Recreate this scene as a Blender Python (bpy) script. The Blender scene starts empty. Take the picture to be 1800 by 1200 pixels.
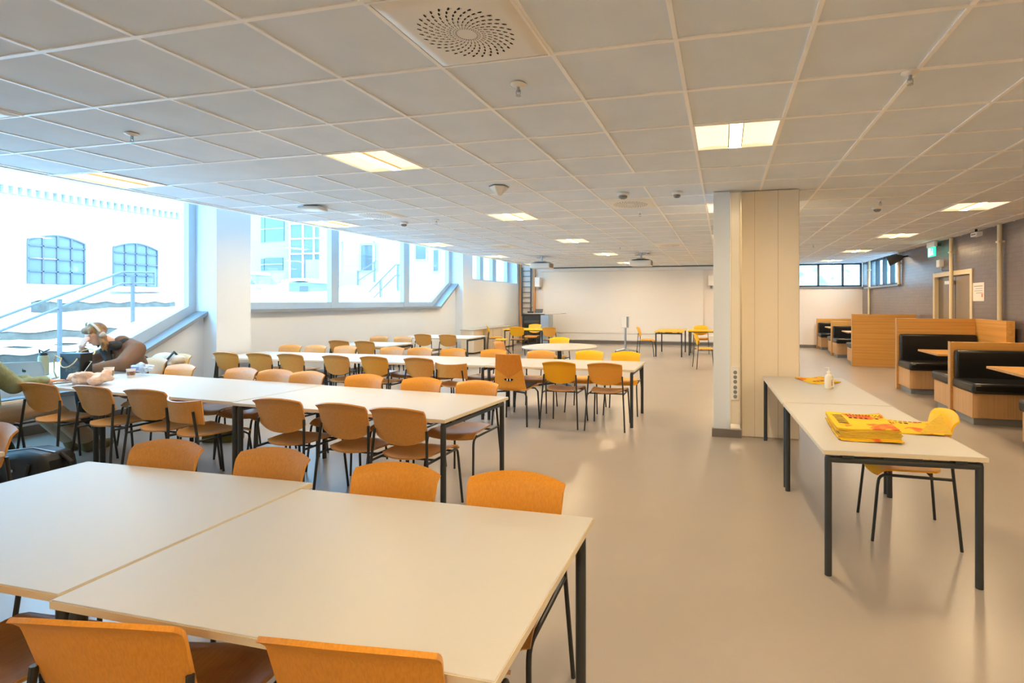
import bpy, bmesh, math, random
from mathutils import Vector, Matrix
random.seed(7)
PI = math.pi
S = bpy.context.scene
COL = S.collection

# ------------------------------------------------------------------ camera, sky, exposure
CEIL = 2.815
cd = bpy.data.cameras.new('camera')
cam = bpy.data.objects.new('camera', cd); COL.objects.link(cam)
cd.sensor_width = 36.0; cd.sensor_fit = 'HORIZONTAL'
cd.lens = 902 / 1800 * 36.0
cd.shift_x = -(1060 - 900) / 1800
cd.shift_y = -(600 - 530) / 1800
cd.clip_start = 0.05; cd.clip_end = 300
cam.location = (0, 0, 1.55)
cam.rotation_euler = (PI / 2, 0, 0.2307)
S.camera = cam

w = bpy.data.worlds.new('overcast_sky'); S.world = w; w.use_nodes = True
nt = w.node_tree; bg = nt.nodes['Background']
bg.inputs[0].default_value = (0.25, 0.63, 1.0, 1); bg.inputs[1].default_value = 4.5

sd = bpy.data.lights.new('added_sun', 'SUN'); sd.energy = 9.0; sd.angle = math.radians(40); sd.color = (0.58, 0.82, 1.0)  # soft sun added to brighten the snow and facade, bouncing light indoors
so = bpy.data.objects.new('added_sun', sd); COL.objects.link(so)
so.rotation_euler = Vector((-.55, .12, -.82)).to_track_quat('-Z', 'Y').to_euler()

LAMP_W = 17.5
LAMP_COL = (1.0, 0.74, 0.43)
S.view_settings.view_transform = 'Standard'
S.view_settings.look = 'None'
S.view_settings.exposure = 1.05
S.view_settings.gamma = 1.0
S.view_settings.use_curve_mapping = False
S.cycles.use_denoising = True
S.cycles.max_bounces = 10; S.cycles.diffuse_bounces = 5; S.cycles.glossy_bounces = 4
S.cycles.transparent_max_bounces = 16; S.cycles.transmission_bounces = 6
S.cycles.caustics_reflective = False; S.cycles.caustics_refractive = False
S.cycles.sample_clamp_indirect = 20.0

# ------------------------------------------------------------------ materials
def lin(h):
    h = h.lstrip('#'); o = []
    for i in (0, 2, 4):
        c = int(h[i:i+2], 16) / 255
        o.append(c / 12.92 if c <= 0.04045 else ((c + 0.055) / 1.055) ** 2.4)
    return (*o, 1)

def mat(name, hexc, rough=0.6, metal=0.0, var=0.0, scale=4.0, bump=0.0, bscale=60.0, stretch=None, hex2=None, spec=0.5, coat=0.0):
    m = bpy.data.materials.new(name); m.use_nodes = True
    t = m.node_tree; b = t.nodes['Principled BSDF']
    b.inputs['Base Color'].default_value = lin(hexc)
    b.inputs['Roughness'].default_value = rough; b.inputs['Metallic'].default_value = metal
    b.inputs['Specular IOR Level'].default_value = spec
    b.inputs['Coat Weight'].default_value = coat
    tc = t.nodes.new('ShaderNodeTexCoord'); mp = t.nodes.new('ShaderNodeMapping')
    t.links.new(tc.outputs['Object'], mp.inputs[0])
    if stretch: mp.inputs['Scale'].default_value = stretch
    if var or hex2:
        n = t.nodes.new('ShaderNodeTexNoise'); n.inputs['Scale'].default_value = scale; n.inputs['Detail'].default_value = 5
        t.links.new(mp.outputs[0], n.inputs['Vector'])
        r = t.nodes.new('ShaderNodeValToRGB')
        c1 = lin(hexc); c2 = lin(hex2) if hex2 else tuple(min(1, x * (1 - var)) for x in c1[:3]) + (1,)
        r.color_ramp.elements[0].position = 0.35; r.color_ramp.elements[1].position = 0.65
        r.color_ramp.elements[0].color = c2; r.color_ramp.elements[1].color = c1
        t.links.new(n.outputs['Fac'], r.inputs[0]); t.links.new(r.outputs[0], b.inputs['Base Color'])
    if bump:
        n2 = t.nodes.new('ShaderNodeTexNoise'); n2.inputs['Scale'].default_value = bscale; n2.inputs['Detail'].default_value = 4
        t.links.new(mp.outputs[0], n2.inputs['Vector'])
        bp = t.nodes.new('ShaderNodeBump'); bp.inputs['Strength'].default_value = bump; bp.inputs['Distance'].default_value = 0.01
        t.links.new(n2.outputs['Fac'], bp.inputs['Height']); t.links.new(bp.outputs[0], b.inputs['Normal'])
    return m

def emat(name, hexc, strength):
    m = bpy.data.materials.new(name); m.use_nodes = True
    b = m.node_tree.nodes['Principled BSDF']
    b.inputs['Base Color'].default_value = lin(hexc)
    b.inputs['Emission Color'].default_value = lin(hexc); b.inputs['Emission Strength'].default_value = strength
    return m

def brickmat(name, h1, h2, hm, bw, bh, rough, bump, axis, spec=0.5, blotch=None):
    m = bpy.data.materials.new(name); m.use_nodes = True
    t = m.node_tree; b = t.nodes['Principled BSDF']; b.inputs['Roughness'].default_value = rough
    b.inputs['Specular IOR Level'].default_value = spec
    tc = t.nodes.new('ShaderNodeTexCoord'); sx = t.nodes.new('ShaderNodeSeparateXYZ'); cx = t.nodes.new('ShaderNodeCombineXYZ')
    t.links.new(tc.outputs['Object'], sx.inputs[0])
    t.links.new(sx.outputs['Y' if axis == 'X' else 'X'], cx.inputs[0]); t.links.new(sx.outputs['Z'], cx.inputs[1])
    k = t.nodes.new('ShaderNodeTexBrick'); k.inputs['Scale'].default_value = 1.0
    k.inputs['Brick Width'].default_value = bw; k.inputs['Row Height'].default_value = bh; k.inputs['Mortar Size'].default_value = 0.006
    k.inputs['Color1'].default_value = lin(h1); k.inputs['Color2'].default_value = lin(h2); k.inputs['Mortar'].default_value = lin(hm)
    t.links.new(cx.outputs[0], k.inputs['Vector'])
    src = k.outputs['Color']
    n = t.nodes.new('ShaderNodeTexNoise'); n.inputs['Scale'].default_value = 1.6; n.inputs['Detail'].default_value = 8
    t.links.new(tc.outputs['Object'], n.inputs['Vector'])
    if blotch:
        mx = t.nodes.new('ShaderNodeMix'); mx.data_type = 'RGBA'
        rr = t.nodes.new('ShaderNodeValToRGB'); rr.color_ramp.elements[0].position = .5; rr.color_ramp.elements[1].position = .72
        t.links.new(n.outputs['Fac'], rr.inputs[0]); t.links.new(rr.outputs[0], mx.inputs['Factor'])
        t.links.new(src, mx.inputs['A']); mx.inputs['B'].default_value = lin(blotch); src = mx.outputs['Result']
    t.links.new(src, b.inputs['Base Color'])
    ad = t.nodes.new('ShaderNodeMath'); ad.operation = 'MULTIPLY_ADD'
    n2 = t.nodes.new('ShaderNodeTexNoise'); n2.inputs['Scale'].default_value = 14; n2.inputs['Detail'].default_value = 6
    t.links.new(tc.outputs['Object'], n2.inputs['Vector'])
    t.links.new(n2.outputs['Fac'], ad.inputs[0]); ad.inputs[1].default_value = 0.8
    inv = t.nodes.new('ShaderNodeMath'); inv.operation = 'SUBTRACT'; inv.inputs[0].default_value = 1
    t.links.new(k.outputs['Fac'], inv.inputs[1]); t.links.new(inv.outputs[0], ad.inputs[2])
    bp = t.nodes.new('ShaderNodeBump'); bp.inputs['Strength'].default_value = bump; bp.inputs['Distance'].default_value = 0.012
    t.links.new(ad.outputs[0], bp.inputs['Height']); t.links.new(bp.outputs[0], b.inputs['Normal'])
    return m

def woodmat(name, h1, h2, rough=0.35, axis='Z', scale=1.0):
    m = bpy.data.materials.new(name); m.use_nodes = True
    t = m.node_tree; b = t.nodes['Principled BSDF']; b.inputs['Roughness'].default_value = rough
    tc = t.nodes.new('ShaderNodeTexCoord'); mp = t.nodes.new('ShaderNodeMapping')
    s = {'X': (.45, 30, 30), 'Y': (30, .45, 30), 'Z': (30, 30, .45)}[axis]
    mp.inputs['Scale'].default_value = tuple(a * scale for a in s)
    t.links.new(tc.outputs['Object'], mp.inputs[0])
    n = t.nodes.new('ShaderNodeTexNoise'); n.inputs['Scale'].default_value = 3.0; n.inputs['Detail'].default_value = 3; n.inputs['Distortion'].default_value = 0.15
    t.links.new(mp.outputs[0], n.inputs['Vector'])
    r = t.nodes.new('ShaderNodeValToRGB')
    r.color_ramp.elements[0].position = 0.36; r.color_ramp.elements[1].position = 0.62
    r.color_ramp.elements[0].color = lin(h2); r.color_ramp.elements[1].color = lin(h1)
    t.links.new(n.outputs['Fac'], r.inputs[0]); t.links.new(r.outputs[0], b.inputs['Base Color'])
    return m

def glassmat(name, tint=(0.97, 0.99, 1.0), refl=0.06):
    m = bpy.data.materials.new(name); m.use_nodes = True
    t = m.node_tree; t.nodes.remove(t.nodes['Principled BSDF'])
    tr = t.nodes.new('ShaderNodeBsdfTransparent'); tr.inputs[0].default_value = (*tint, 1)
    g = t.nodes.new('ShaderNodeBsdfGlossy'); g.inputs['Roughness'].default_value = 0.02
    mx = t.nodes.new('ShaderNodeMixShader'); mx.inputs[0].default_value = refl
    t.links.new(tr.outputs[0], mx.inputs[1]); t.links.new(g.outputs[0], mx.inputs[2])
    t.links.new(mx.outputs[0], t.nodes['Material Output'].inputs[0])
    return m

M = {}
M['wall'] = mat('white_plaster', '#E3EAF1', 0.75, bump=0.03, bscale=120)
M['beige'] = mat('beige_plaster', '#F0E6DB', 0.75, bump=0.03, bscale=120)
M['tile'] = mat('ceiling_tile', '#E4ECF4', 0.9, var=0.05, scale=3, bump=0.06, bscale=300)
M['bar'] = mat('ceiling_grid', '#FBFAF8', 0.4)
M['floor'] = mat('linoleum', '#ADA398', 0.3, var=0.06, scale=1.3, bump=0.012, bscale=9, spec=0.45)
M['base'] = mat('grey_baseboard', '#77716B', 0.5)
M['steel'] = mat('grey_window_steel', '#BFCCD4', 0.4, metal=0.0)
M['sill'] = mat('grey_sill', '#8E949A', 0.35)
M['glass'] = glassmat('window_glass')
M['top'] = mat('white_laminate', '#C8C5BF', 0.42, spec=0.3)
M['edge'] = mat('table_edge', '#E6D9BF', 0.5)
M['blk'] = mat('black_steel', '#2A2D2E', 0.4)
M['leg'] = mat('dark_table_leg', '#34383A', 0.38)
M['oak'] = woodmat('oak_veneer', '#DC9C4C', '#CF9142', 0.36, 'Z', 2.2)
M['oakh'] = woodmat('oak_seat', '#C68E4E', '#B98345', 0.33, 'Y', 2.0)
M['amber'] = woodmat('amber_veneer', '#E69E36', '#DB942F', 0.36, 'Z', 2.2)
M['yel'] = mat('yellow_paint', '#FFC400', 0.4)
M['yeld'] = mat('golden_paint', '#F0A800', 0.4)
M['concrete'] = mat('cream_concrete', '#F3E8D4', 0.7, var=0.05, scale=2.5, bump=0.25, bscale=22, stretch=(1, 1, .25))
M['duct'] = mat('cream_duct', '#F1E8D5', 0.25)
M['plastic'] = mat('white_plastic', '#EEEBE4', 0.4)
M['dark'] = mat('dark_void', '#1C1B1A', 0.8)
M['brown'] = brickmat('painted_brick', '#7A706E', '#766C6B', '#726869', 0.25, 0.075, 0.24, 0.3, 'X', 0.6)
M['boothy'] = woodmat('booth_oak_wing', '#E3A95A', '#D3994B', 0.4, 'Y', 0.4)
M['overw'] = woodmat('veneer_without_sheen', '#DA8A2C', '#D07F25', .36)
M['booth'] = woodmat('booth_oak', '#E3A95A', '#D3994B', 0.4, 'X', 0.4)
M['boothl'] = woodmat('booth_base_oak', '#D9AE7C', '#CDA06D', 0.45, 'Z', 0.5)
M['leather'] = mat('black_leather', '#1B1C1D', 0.3, bump=0.08, bscale=40)
M['plinth'] = mat('grey_plinth', '#8E9090', 0.4)
M['door'] = mat('brown_door', '#7A6A58', 0.4, var=.06)
M['pipe'] = mat('cream_pipe', '#DDC9A0', 0.4)
M['alu'] = mat('aluminium', '#B9C0C6', 0.35, metal=0.9)
M['grey'] = mat('grey_plastic', '#8A8C8D', 0.5)
M['mid'] = mat('dark_grey_plastic', '#4A4C4E', 0.5)
M['snow'] = mat('snow', '#DAD6D2', 0.9, bump=0.35, bscale=3)
M['conc'] = mat('grey_concrete', '#55544F', 0.9, var=0.35, scale=5, stretch=(1, 1, 1.5))
M['whitebrick'] = brickmat('white_painted_brick', '#C2BEBA', '#BEBAB6', '#B0ACA8', 0.25, 0.075, 0.8, 0.15, 'X')
M['pane'] = mat('dark_window_pane', '#565C5F', 0.12, spec=0.6)
M['iron'] = mat('window_iron', '#4A4F5C', 0.5)
M['rail'] = mat('galvanised_rail', '#5C6064', 0.45)
M['clad'] = mat('pale_cladding', '#999896', 0.7, var=.05)
M['tape'] = mat('orange_wood', '#D99A5E', 0.5)

# ------------------------------------------------------------------ mesh helpers
class MB:
    def __init__(s): s.bm = bmesh.new()
    def box(s, x0, y0, z0, x1, y1, z1, mi=0):
        v = [s.bm.verts.new(p) for p in ((x0,y0,z0),(x1,y0,z0),(x1,y1,z0),(x0,y1,z0),(x0,y0,z1),(x1,y0,z1),(x1,y1,z1),(x0,y1,z1))]
        for q in ((0,3,2,1),(4,5,6,7),(0,1,5,4),(1,2,6,5),(2,3,7,6),(3,0,4,7)):
            f = s.bm.faces.new([v[i] for i in q]); f.material_index = mi
        return s
    def quad(s, pts, mi=0):
        f = s.bm.faces.new([s.bm.verts.new(p) for p in pts]); f.material_index = mi; return s
    def prism(s, poly, axis, a, b, mi=0):
        def P(p, t): return {'X': (t, p[0], p[1]), 'Y': (p[0], t, p[1]), 'Z': (p[0], p[1], t)}[axis]
        A = [s.bm.verts.new(P(p, a)) for p in poly]; B = [s.bm.verts.new(P(p, b)) for p in poly]
        fs = [s.bm.faces.new(A), s.bm.faces.new(B[::-1])]
        n = len(poly)
        for i in range(n): fs.append(s.bm.faces.new((A[i], B[i], B[(i+1) % n], A[(i+1) % n])))
        for f in fs: f.material_index = mi
        return s
    def tube(s, path, r, n=10, mi=0, closed=False):
        path = [Vector(p) for p in path]; rs = r if isinstance(r, (list, tuple)) else [r] * len(path)
        rings = []; up = None
        for i, p in enumerate(path):
            if closed: d = path[(i+1) % len(path)] - path[i-1]
            else: d = path[min(i+1, len(path)-1)] - path[max(i-1, 0)]
            d.normalize()
            if up is None: up = Vector((0,0,1)) if abs(d.z) < .9 else Vector((1,0,0))
            a = d.cross(up).normalized(); bb = a.cross(d).normalized(); up = bb
            rings.append([s.bm.verts.new(p + (a * math.cos(2*PI*k/n) + bb * math.sin(2*PI*k/n)) * rs[i]) for k in range(n)])
        m = len(rings)
        for i in range(m if closed else m - 1):
            A, B = rings[i], rings[(i+1) % m]
            for k in range(n):
                f = s.bm.faces.new((A[k], A[(k+1) % n], B[(k+1) % n], B[k])); f.material_index = mi
        if not closed:
            for q in (rings[0][::-1], rings[-1]):
                f = s.bm.faces.new(q); f.material_index = mi
        return s
    def cyl(s, p0, p1, r, n=16, mi=0, r2=None):
        return s.tube([p0, p1], [r, r if r2 is None else r2], n, mi)
    def lathe(s, prof, c=(0,0,0), n=24, mi=0):
        rings = []
        for r, z in prof:
            rings.append([s.bm.verts.new((c[0] + max(r,1e-4)*math.cos(2*PI*k/n), c[1] + max(r,1e-4)*math.sin(2*PI*k/n), c[2]+z)) for k in range(n)])
        for A, B in zip(rings, rings[1:]):
            for k in range(n):
                f = s.bm.faces.new((A[k], A[(k+1) % n], B[(k+1) % n], B[k])); f.material_index = mi
        for q in (rings[0][::-1], rings[-1]):
            f = s.bm.faces.new(q); f.material_index = mi
        return s
    def ball(s, c, r, n=12, mi=0):
        r = r if isinstance(r, (tuple, list)) else (r, r, r)
        m = Matrix.Translation(c) @ Matrix.Diagonal((*r, 1))
        o = bmesh.ops.create_uvsphere(s.bm, u_segments=n, v_segments=max(6, n*2//3), radius=1, matrix=m)
        for v in o['verts']:
            for f in v.link_faces: f.material_index = mi
        return s
    def caps(s, p0, p1, r0, r1=None, n=12, mi=0):
        r1 = r0 if r1 is None else r1
        s.tube([p0, p1], [r0, r1], n, mi); s.ball(p0, r0, n, mi); s.ball(p1, r1, n, mi); return s
    def shell(s, fn, nu, nv, th, mi=0, mi2=None):
        P = [[Vector(fn(-1 + 2*i/nu, j/nv)) for j in range(nv+1)] for i in range(nu+1)]
        N = [[None]*(nv+1) for _ in range(nu+1)]
        for i in range(nu+1):
            for j in range(nv+1):
                du = P[min(i+1,nu)][j] - P[max(i-1,0)][j]; dv = P[i][min(j+1,nv)] - P[i][max(j-1,0)]
                N[i][j] = du.cross(dv).normalized()
        A = [[s.bm.verts.new(P[i][j] + N[i][j]*th/2) for j in range(nv+1)] for i in range(nu+1)]
        B = [[s.bm.verts.new(P[i][j] - N[i][j]*th/2) for j in range(nv+1)] for i in range(nu+1)]
        mi2 = mi if mi2 is None else mi2
        for i in range(nu):
            for j in range(nv):
                s.bm.faces.new((A[i][j],A[i+1][j],A[i+1][j+1],A[i][j+1])).material_index = mi
                s.bm.faces.new((B[i][j],B[i][j+1],B[i+1][j+1],B[i+1][j])).material_index = mi
        for i in range(nu):
            s.bm.faces.new((A[i][0],B[i][0],B[i+1][0],A[i+1][0])).material_index = mi2
            s.bm.faces.new((A[i][nv],A[i+1][nv],B[i+1][nv],B[i][nv])).material_index = mi2
        for j in range(nv):
            s.bm.faces.new((A[0][j],A[0][j+1],B[0][j+1],B[0][j])).material_index = mi2
            s.bm.faces.new((A[nu][j],B[nu][j],B[nu][j+1],A[nu][j+1])).material_index = mi2
        return s

def obj(name, mb, mats, parent=None, bevel=0.0, smooth=35, remesh=0, recalc=True):
    me = bpy.data.meshes.new(name)
    if recalc: bmesh.ops.recalc_face_normals(mb.bm, faces=mb.bm.faces)
    mb.bm.to_mesh(me); mb.bm.free()
    for m in (mats if isinstance(mats, (list, tuple)) else [mats]): me.materials.append(M[m] if isinstance(m, str) else m)
    if smooth:
        me.shade_smooth(); me.set_sharp_from_angle(angle=math.radians(smooth))
    o = bpy.data.objects.new(name, me); COL.objects.link(o)
    if parent: o.parent = parent
    if remesh:
        r = o.modifiers.new('Remesh', 'REMESH'); r.mode = 'VOXEL'; r.voxel_size = remesh; r.use_smooth_shade = True
        sm = o.modifiers.new('Smooth', 'SMOOTH'); sm.factor = 0.5; sm.iterations = 3
    if bevel:
        b = o.modifiers.new('Bevel', 'BEVEL'); b.width = bevel; b.segments = 2; b.limit_method = 'ANGLE'; b.angle_limit = math.radians(40)
    return o

def thing(name, label, cat, loc=(0,0,0), rz=0, group=None):
    o = bpy.data.objects.new(name, None); COL.objects.link(o); o.empty_display_size = 0.1
    o.location = loc; o.rotation_euler = (0,0,rz); o['label'] = label; o['category'] = cat
    if group: o['group'] = group
    return o
def tag(o, label, cat, group=None):
    o['label'] = label; o['category'] = cat
    if group: o['group'] = group
    return o
def struct(name, mb, mats, parent=None, **k):
    o = obj(name, mb, mats, parent, **k)
    if not parent: o['kind'] = 'structure'
    return o
def dup(root, loc, rz, label, group=None):
    r = root.copy(); COL.objects.link(r); r.location = loc; r.rotation_euler = (0,0,rz); r['label'] = label
    if group: r['group'] = group
    for ch in list(root.children):
        c = ch.copy(); COL.objects.link(c); c.parent = r
        for g in list(ch.children):
            d = g.copy(); COL.objects.link(d); d.parent = c
    return r

# ------------------------------------------------------------------ room shell
XR, YB, YF, XE = 4.45, 18.4, -3.2, -6.6      # right wall, back wall, wall behind the viewer, ceiling edge by the windows
struct('floor', MB().box(-8.3, YF-.2, -.12, XR+.25, YB+.25, 0), 'floor')
# ceiling: grid bars in front of slightly recessed tiles, openings for the lamps
TX0, TPX, TY0, TPY = -0.225, 0.63, 2.503, 0.62
LIGHTS = [(i, j) for i in (-10, -5, 0) for j in (-8, -3, 2, 7, 12, 17, 22) if j > 0 or i == 0 or (i == -5 and j == -8)] + [(5, j) for j in (-7, -2, 3, 8, 13, 18, 23)]  # unseen lamps behind the camera are added to light the room and chair backs
mb = MB()
i0, i1, j0, j1 = -10, 7, -9, 25
xs = [XE] + [TX0 + TPX*i for i in range(i0, i1+1)] + [XR]
ys = [YF] + [TY0 + TPY*j for j in range(j0, j1+1)] + [YB]
for a in range(len(xs)-1):
    for b in range(len(ys)-1):
        i, j = a - 1 + i0, b - 1 + j0
        if (i, j) in LIGHTS: continue
        x0, x1, y0, y1 = xs[a], xs[a+1], ys[b], ys[b+1]
        mb.quad(((x0,y0,CEIL+.007),(x0,y1,CEIL+.007),(x1,y1,CEIL+.007),(x1,y0,CEIL+.007)), 0)
hw = 0.012
for b in range(1, len(ys)-1):
    y = ys[b]; mb.box(XE, y-hw, CEIL, XR, y+hw, CEIL+.02, 1)
for a in range(1, len(xs)-1):
    x = xs[a]
    for b in range(len(ys)-1):
        i, j = a - 1 + i0, b - 1 + j0
        if (j == 2 and -9 <= i <= -6) or (j == 4 and -1 <= i <= -1): continue
        mb.box(x-hw, ys[b]+hw, CEIL+.0005, x+hw, ys[b+1]-hw, CEIL+.02, 1)
struct('ceiling', mb, ['tile', 'bar'], smooth=0)
mb = MB().box(XE-.1, YF, CEIL-.004, XE+.004, YB, CEIL+.05).box(XE-.1, YF, CEIL+.05, XE-.02, YB, 3.45)
struct('trim_1', mb, 'bar', smooth=0)
struct('trim_2', MB().box(-8.3, YF, 3.4, XE-.1, YB, 3.55), 'wall', smooth=0)
# slab above the hung ceiling keeps daylight out
struct('trim_3', MB().box(XE-.1, YF-.2, 3.45, XR+.2, YB+.2, 3.6), 'wall', smooth=0)

WX = -7.85
mb = MB()
mb.prism([(YF,0),(6.33,0),(6.33,1.37),(4.72,.42),(1.7,.42),(1.7,3.4),(YF,3.4)], 'X', WX-.35, WX)  # unseen end near the camera is closed to cut daylight on the tables
mb.box(-8.2, 6.33, 0, -7.6, 6.92, 3.4)
mb.prism([(6.92,0),(14.0,0),(14.0,2.05),(13.03,1.37),(6.92,1.37)], 'X', WX-.35, WX)
mb.box(-8.2, 14.0, 0, -7.6, 14.62, 3.4)
mb.box(-8.2, 14.62, 0, -7.6, YB, 2.23).box(-8.2, 14.62, 3.2, -7.6, YB, 3.4).box(-8.2, 18.14, 2.23, -7.6, YB, 3.2)
mb.box(-8.2, 1.7, 3.28, WX, 14.0, 3.4)
struct('wall_left', mb, 'wall', smooth=0)
struct('wall_back', MB().box(-8.3, YB, 0, 2.3, YB+.25, 3.45).box(2.3, YB, 0, XR+.2, YB+.25, 2.04).box(2.3, YB, 2.84, XR+.2, YB+.25, 3.45), 'beige', smooth=0)
struct('wall_right', MB().box(XR, YF, 0, XR+.25, 10.75, 3.45).box(XR, 10.75, 2.11, XR+.25, 12.45, 3.45).box(XR, 12.45, 0, XR+.25, 14.7, 3.45)
       .box(XR, 14.7, 0, XR+.25, 17.85, 2.0).box(XR, 14.7, 2.84, XR+.25, 17.85, 3.45).box(XR, 17.85, 0, XR+.25, YB, 3.45), 'brown', smooth=0)
struct('wall_front', MB().box(-8.3, YF-.25, 0, XR+.2, YF, 3.45), 'beige', smooth=0)

# baseboards
struct('baseboard_left', MB().box(WX, YF, 0, WX+.02, 6.33, .11).box(-7.6, 6.31, 0, -7.58, 6.94, .11).box(WX, 6.92, 0, WX+.02, 14, .11).box(-7.6, 13.98, 0, -7.58, YB, .11), 'base', smooth=0)
struct('baseboard_back', MB().box(-6.9, YB-.02, 0, XR, YB, .1), 'base', smooth=0)
# white skirting duct on the projection wall
struct('trim_4', MB().box(-6.6, YB-.07, .13, .6, YB, .36), 'plastic', bevel=.008)

# window 1: big pane with the slanted foot
GX = -8.06
def win_frame(polys, x0=GX-.04, x1=GX+.06):
    m = MB()
    for n_, p in enumerate(polys): m.prism(p, 'X', x0-.003*n_, x1+.003*n_)
    return m
w1 = struct('window_1', win_frame([[(6.22,1.3),(6.33,1.37),(6.33,3.3),(6.22,3.3)], [(1.7,.36),(4.74,.36),(6.36,1.34),(6.36,1.56),(4.62,.6),(1.7,.6)], [(1.7,3.2),(6.33,3.2),(6.33,3.3),(1.7,3.3)], [(1.7,.4),(1.8,.4),(1.8,3.3),(1.7,3.3)]]), 'steel', smooth=0)
obj('glass', MB().prism([(1.7,.42),(4.72,.42),(6.3,1.35),(6.3,3.28),(1.7,3.28)], 'X', GX-.004, GX+.004), 'glass', w1, smooth=0)
struct('trim_5', MB().prism([(1.7,.4),(4.735,.4),(6.36,1.36),(6.36,1.42),(4.72,.455),(1.7,.455)], 'X', GX+.05, WX+.09), 'sill', smooth=0)
w2 = struct('window_2', win_frame([[(6.9,1.33),(13.03,1.33),(14.02,2.03),(14.02,2.22),(12.96,1.54),(6.9,1.54)], [(6.92,3.2),(14,3.2),(14,3.3),(6.92,3.3)],
     [(9.16,1.4),(9.38,1.4),(9.38,3.28),(9.16,3.28)], [(11.66,1.4),(11.9,1.4),(11.9,3.28),(11.66,3.28)], [(13.86,2.0),(14.0,2.05),(14.0,3.28),(13.86,3.28)]]), 'steel', smooth=0)
obj('glass', MB().prism([(6.9,1.38),(13.03,1.38),(14.0,2.06),(14.0,3.28),(6.9,3.28)], 'X', GX-.004, GX+.004), 'glass', w2, smooth=0)
struct('trim_6', MB().prism([(6.92,1.36),(13.05,1.36),(14.0,2.03),(14.0,2.09),(13.03,1.42),(6.92,1.42)], 'X', GX+.05, WX+.1), 'sill', smooth=0)
GX3 = -8.0
m = MB()
for p in ([(14.62,2.23),(18.14,2.23),(18.14,2.29),(14.62,2.29)],[(14.62,3.14),(18.14,3.14),(18.14,3.2),(14.62,3.2)],[(15.75,2.23),(16.0,2.23),(16.0,3.2),(15.75,3.2)],[(16.7,2.23),(17.0,2.23),(17.0,3.2),(16.7,3.2)],[(17.95,2.23),(18.14,2.23),(18.14,3.2),(17.95,3.2)]):
    m.prism(p, 'X', GX3-.05 + (.004 if p[0][0] < 14.7 else 0), GX3+.08 - (.004 if p[0][0] < 14.7 else 0))
w3 = struct('window_3', m, 'steel', smooth=0)
obj('glass', MB().box(GX3-.004, 14.62, 2.24, GX3+.004, 18.14, 3.19), 'glass', w3, smooth=0)
# windows in the far right corner
m = MB()
for x in (2.3, 3.08, 3.84, 4.4): m.box(x, YB+.08, 2.04, x+.06, YB+.16, 2.84)
m.box(2.3, YB+.08, 2.04, XR, YB+.16, 2.1).box(2.3, YB+.08, 2.78, XR, YB+.16, 2.84)
w4 = struct('window_4', m, 'mid', smooth=0)
obj('glass', MB().box(2.3, YB+.116, 2.05, XR, YB+.124, 2.83), 'glass', w4, smooth=0)
struct('trim_7', MB().box(2.3, YB-.06, 2.0, XR, YB+.1, 2.045), 'sill', smooth=0)
m = MB()
for y in (14.7, 15.55, 16.25, 16.95, 17.79): m.box(XR+.03, y, 2.0, XR+.14, y+.07, 2.84)
m.box(XR+.06, 14.7, 2.0, XR+.14, 17.85, 2.06).box(XR+.06, 14.7, 2.78, XR+.14, 17.85, 2.84)
w5 = struct('window_5', m, 'mid', smooth=0)
obj('glass', MB().box(XR+.096, 14.7, 2.02, XR+.104, 17.85, 2.83), 'glass', w5, smooth=0)
struct('trim_8', MB().box(XR-.08, 14.62, 1.96, XR+.1, 17.9, 2.005), 'sill', smooth=0)
# brown door on the right wall
d = struct('door_1', MB().box(XR+.06, 10.75, 0, XR+.12, 12.45, 2.11), 'door', smooth=0)
obj('door_frame', MB().box(XR-.02, 12.41, 0, XR+.12, 12.5, 2.07).box(XR-.02, 10.7, 0, XR+.12, 10.79, 2.07).box(XR-.02, 10.7, 2.0701, XR+.12, 12.5, 2.16), 'pipe', d, smooth=0)
obj('door_leaf', MB().box(XR+.03, 10.8, .01, XR+.07, 11.5, 2.06).box(XR+.035, 11.53, .01, XR+.07, 12.1, 2.06), mat('door_leaf_paint', '#8D7C68', 0.3), d, bevel=.004)
obj('door_closer', MB().box(XR-.04, 11.55, 1.9, XR+.03, 11.85, 1.97), 'plastic', d, bevel=.006)

# column with cable duct
c = thing('column', 'cream painted concrete column standing in the middle of the room', 'column', (.33, 6.05, 0))
def L(o, x0, y0, z0, x1, y1, z1): return MB().box(x0-o[0], y0-o[1], z0, x1-o[0], y1-o[1], z1)
oc = (.33, 6.05)
m = L(oc, .2, 6.1, 0, .83, 6.7, CEIL)
obj('concrete_shaft', m, 'concrete', c, bevel=.012)
obj('formwork_seam', L(oc, .598,6.0985,0,.603,6.1015,CEIL).box(.345-oc[0],6.0985-oc[1],0,.349-oc[0],6.1015-oc[1],CEIL), mat('seam_beige', '#C9B795', .9), c, smooth=0)  # darker lines on the shaft mark the formwork seams
obj('plaster_casing', L(oc, -.115, 6.06, .02, .075, 6.7, CEIL), 'wall', c, bevel=.004)
du = obj('cable_duct', L(oc, .07, 5.985, .17, .187, 6.1, CEIL-.03), 'duct', c, bevel=.006)
obj('seam', L(oc, .084, 5.98, .17, .088, 5.986, CEIL-.03).box(.172-oc[0], 5.98-oc[1], .17, .176-oc[0], 5.986-oc[1], CEIL-.03), 'pipe', du, smooth=0)
obj('baseboard', L(oc, -.13, 6.03, 0, .2, 6.1, .09), 'base', c, smooth=0)
soc = obj('socket_panel', L(oc, .085, 5.972, .44, .172, 5.99, .82), 'plastic', c, bevel=.004)
for k in range(6):
    z = .48 + k*.052 + (.012 if k > 2 else 0)
    m = MB(); m.cyl((.128-oc[0], 5.973-oc[1], z), (.128-oc[0], 5.968-oc[1], z), .021, 18)
    s_ = obj('socket', m, 'grey', soc)

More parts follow.
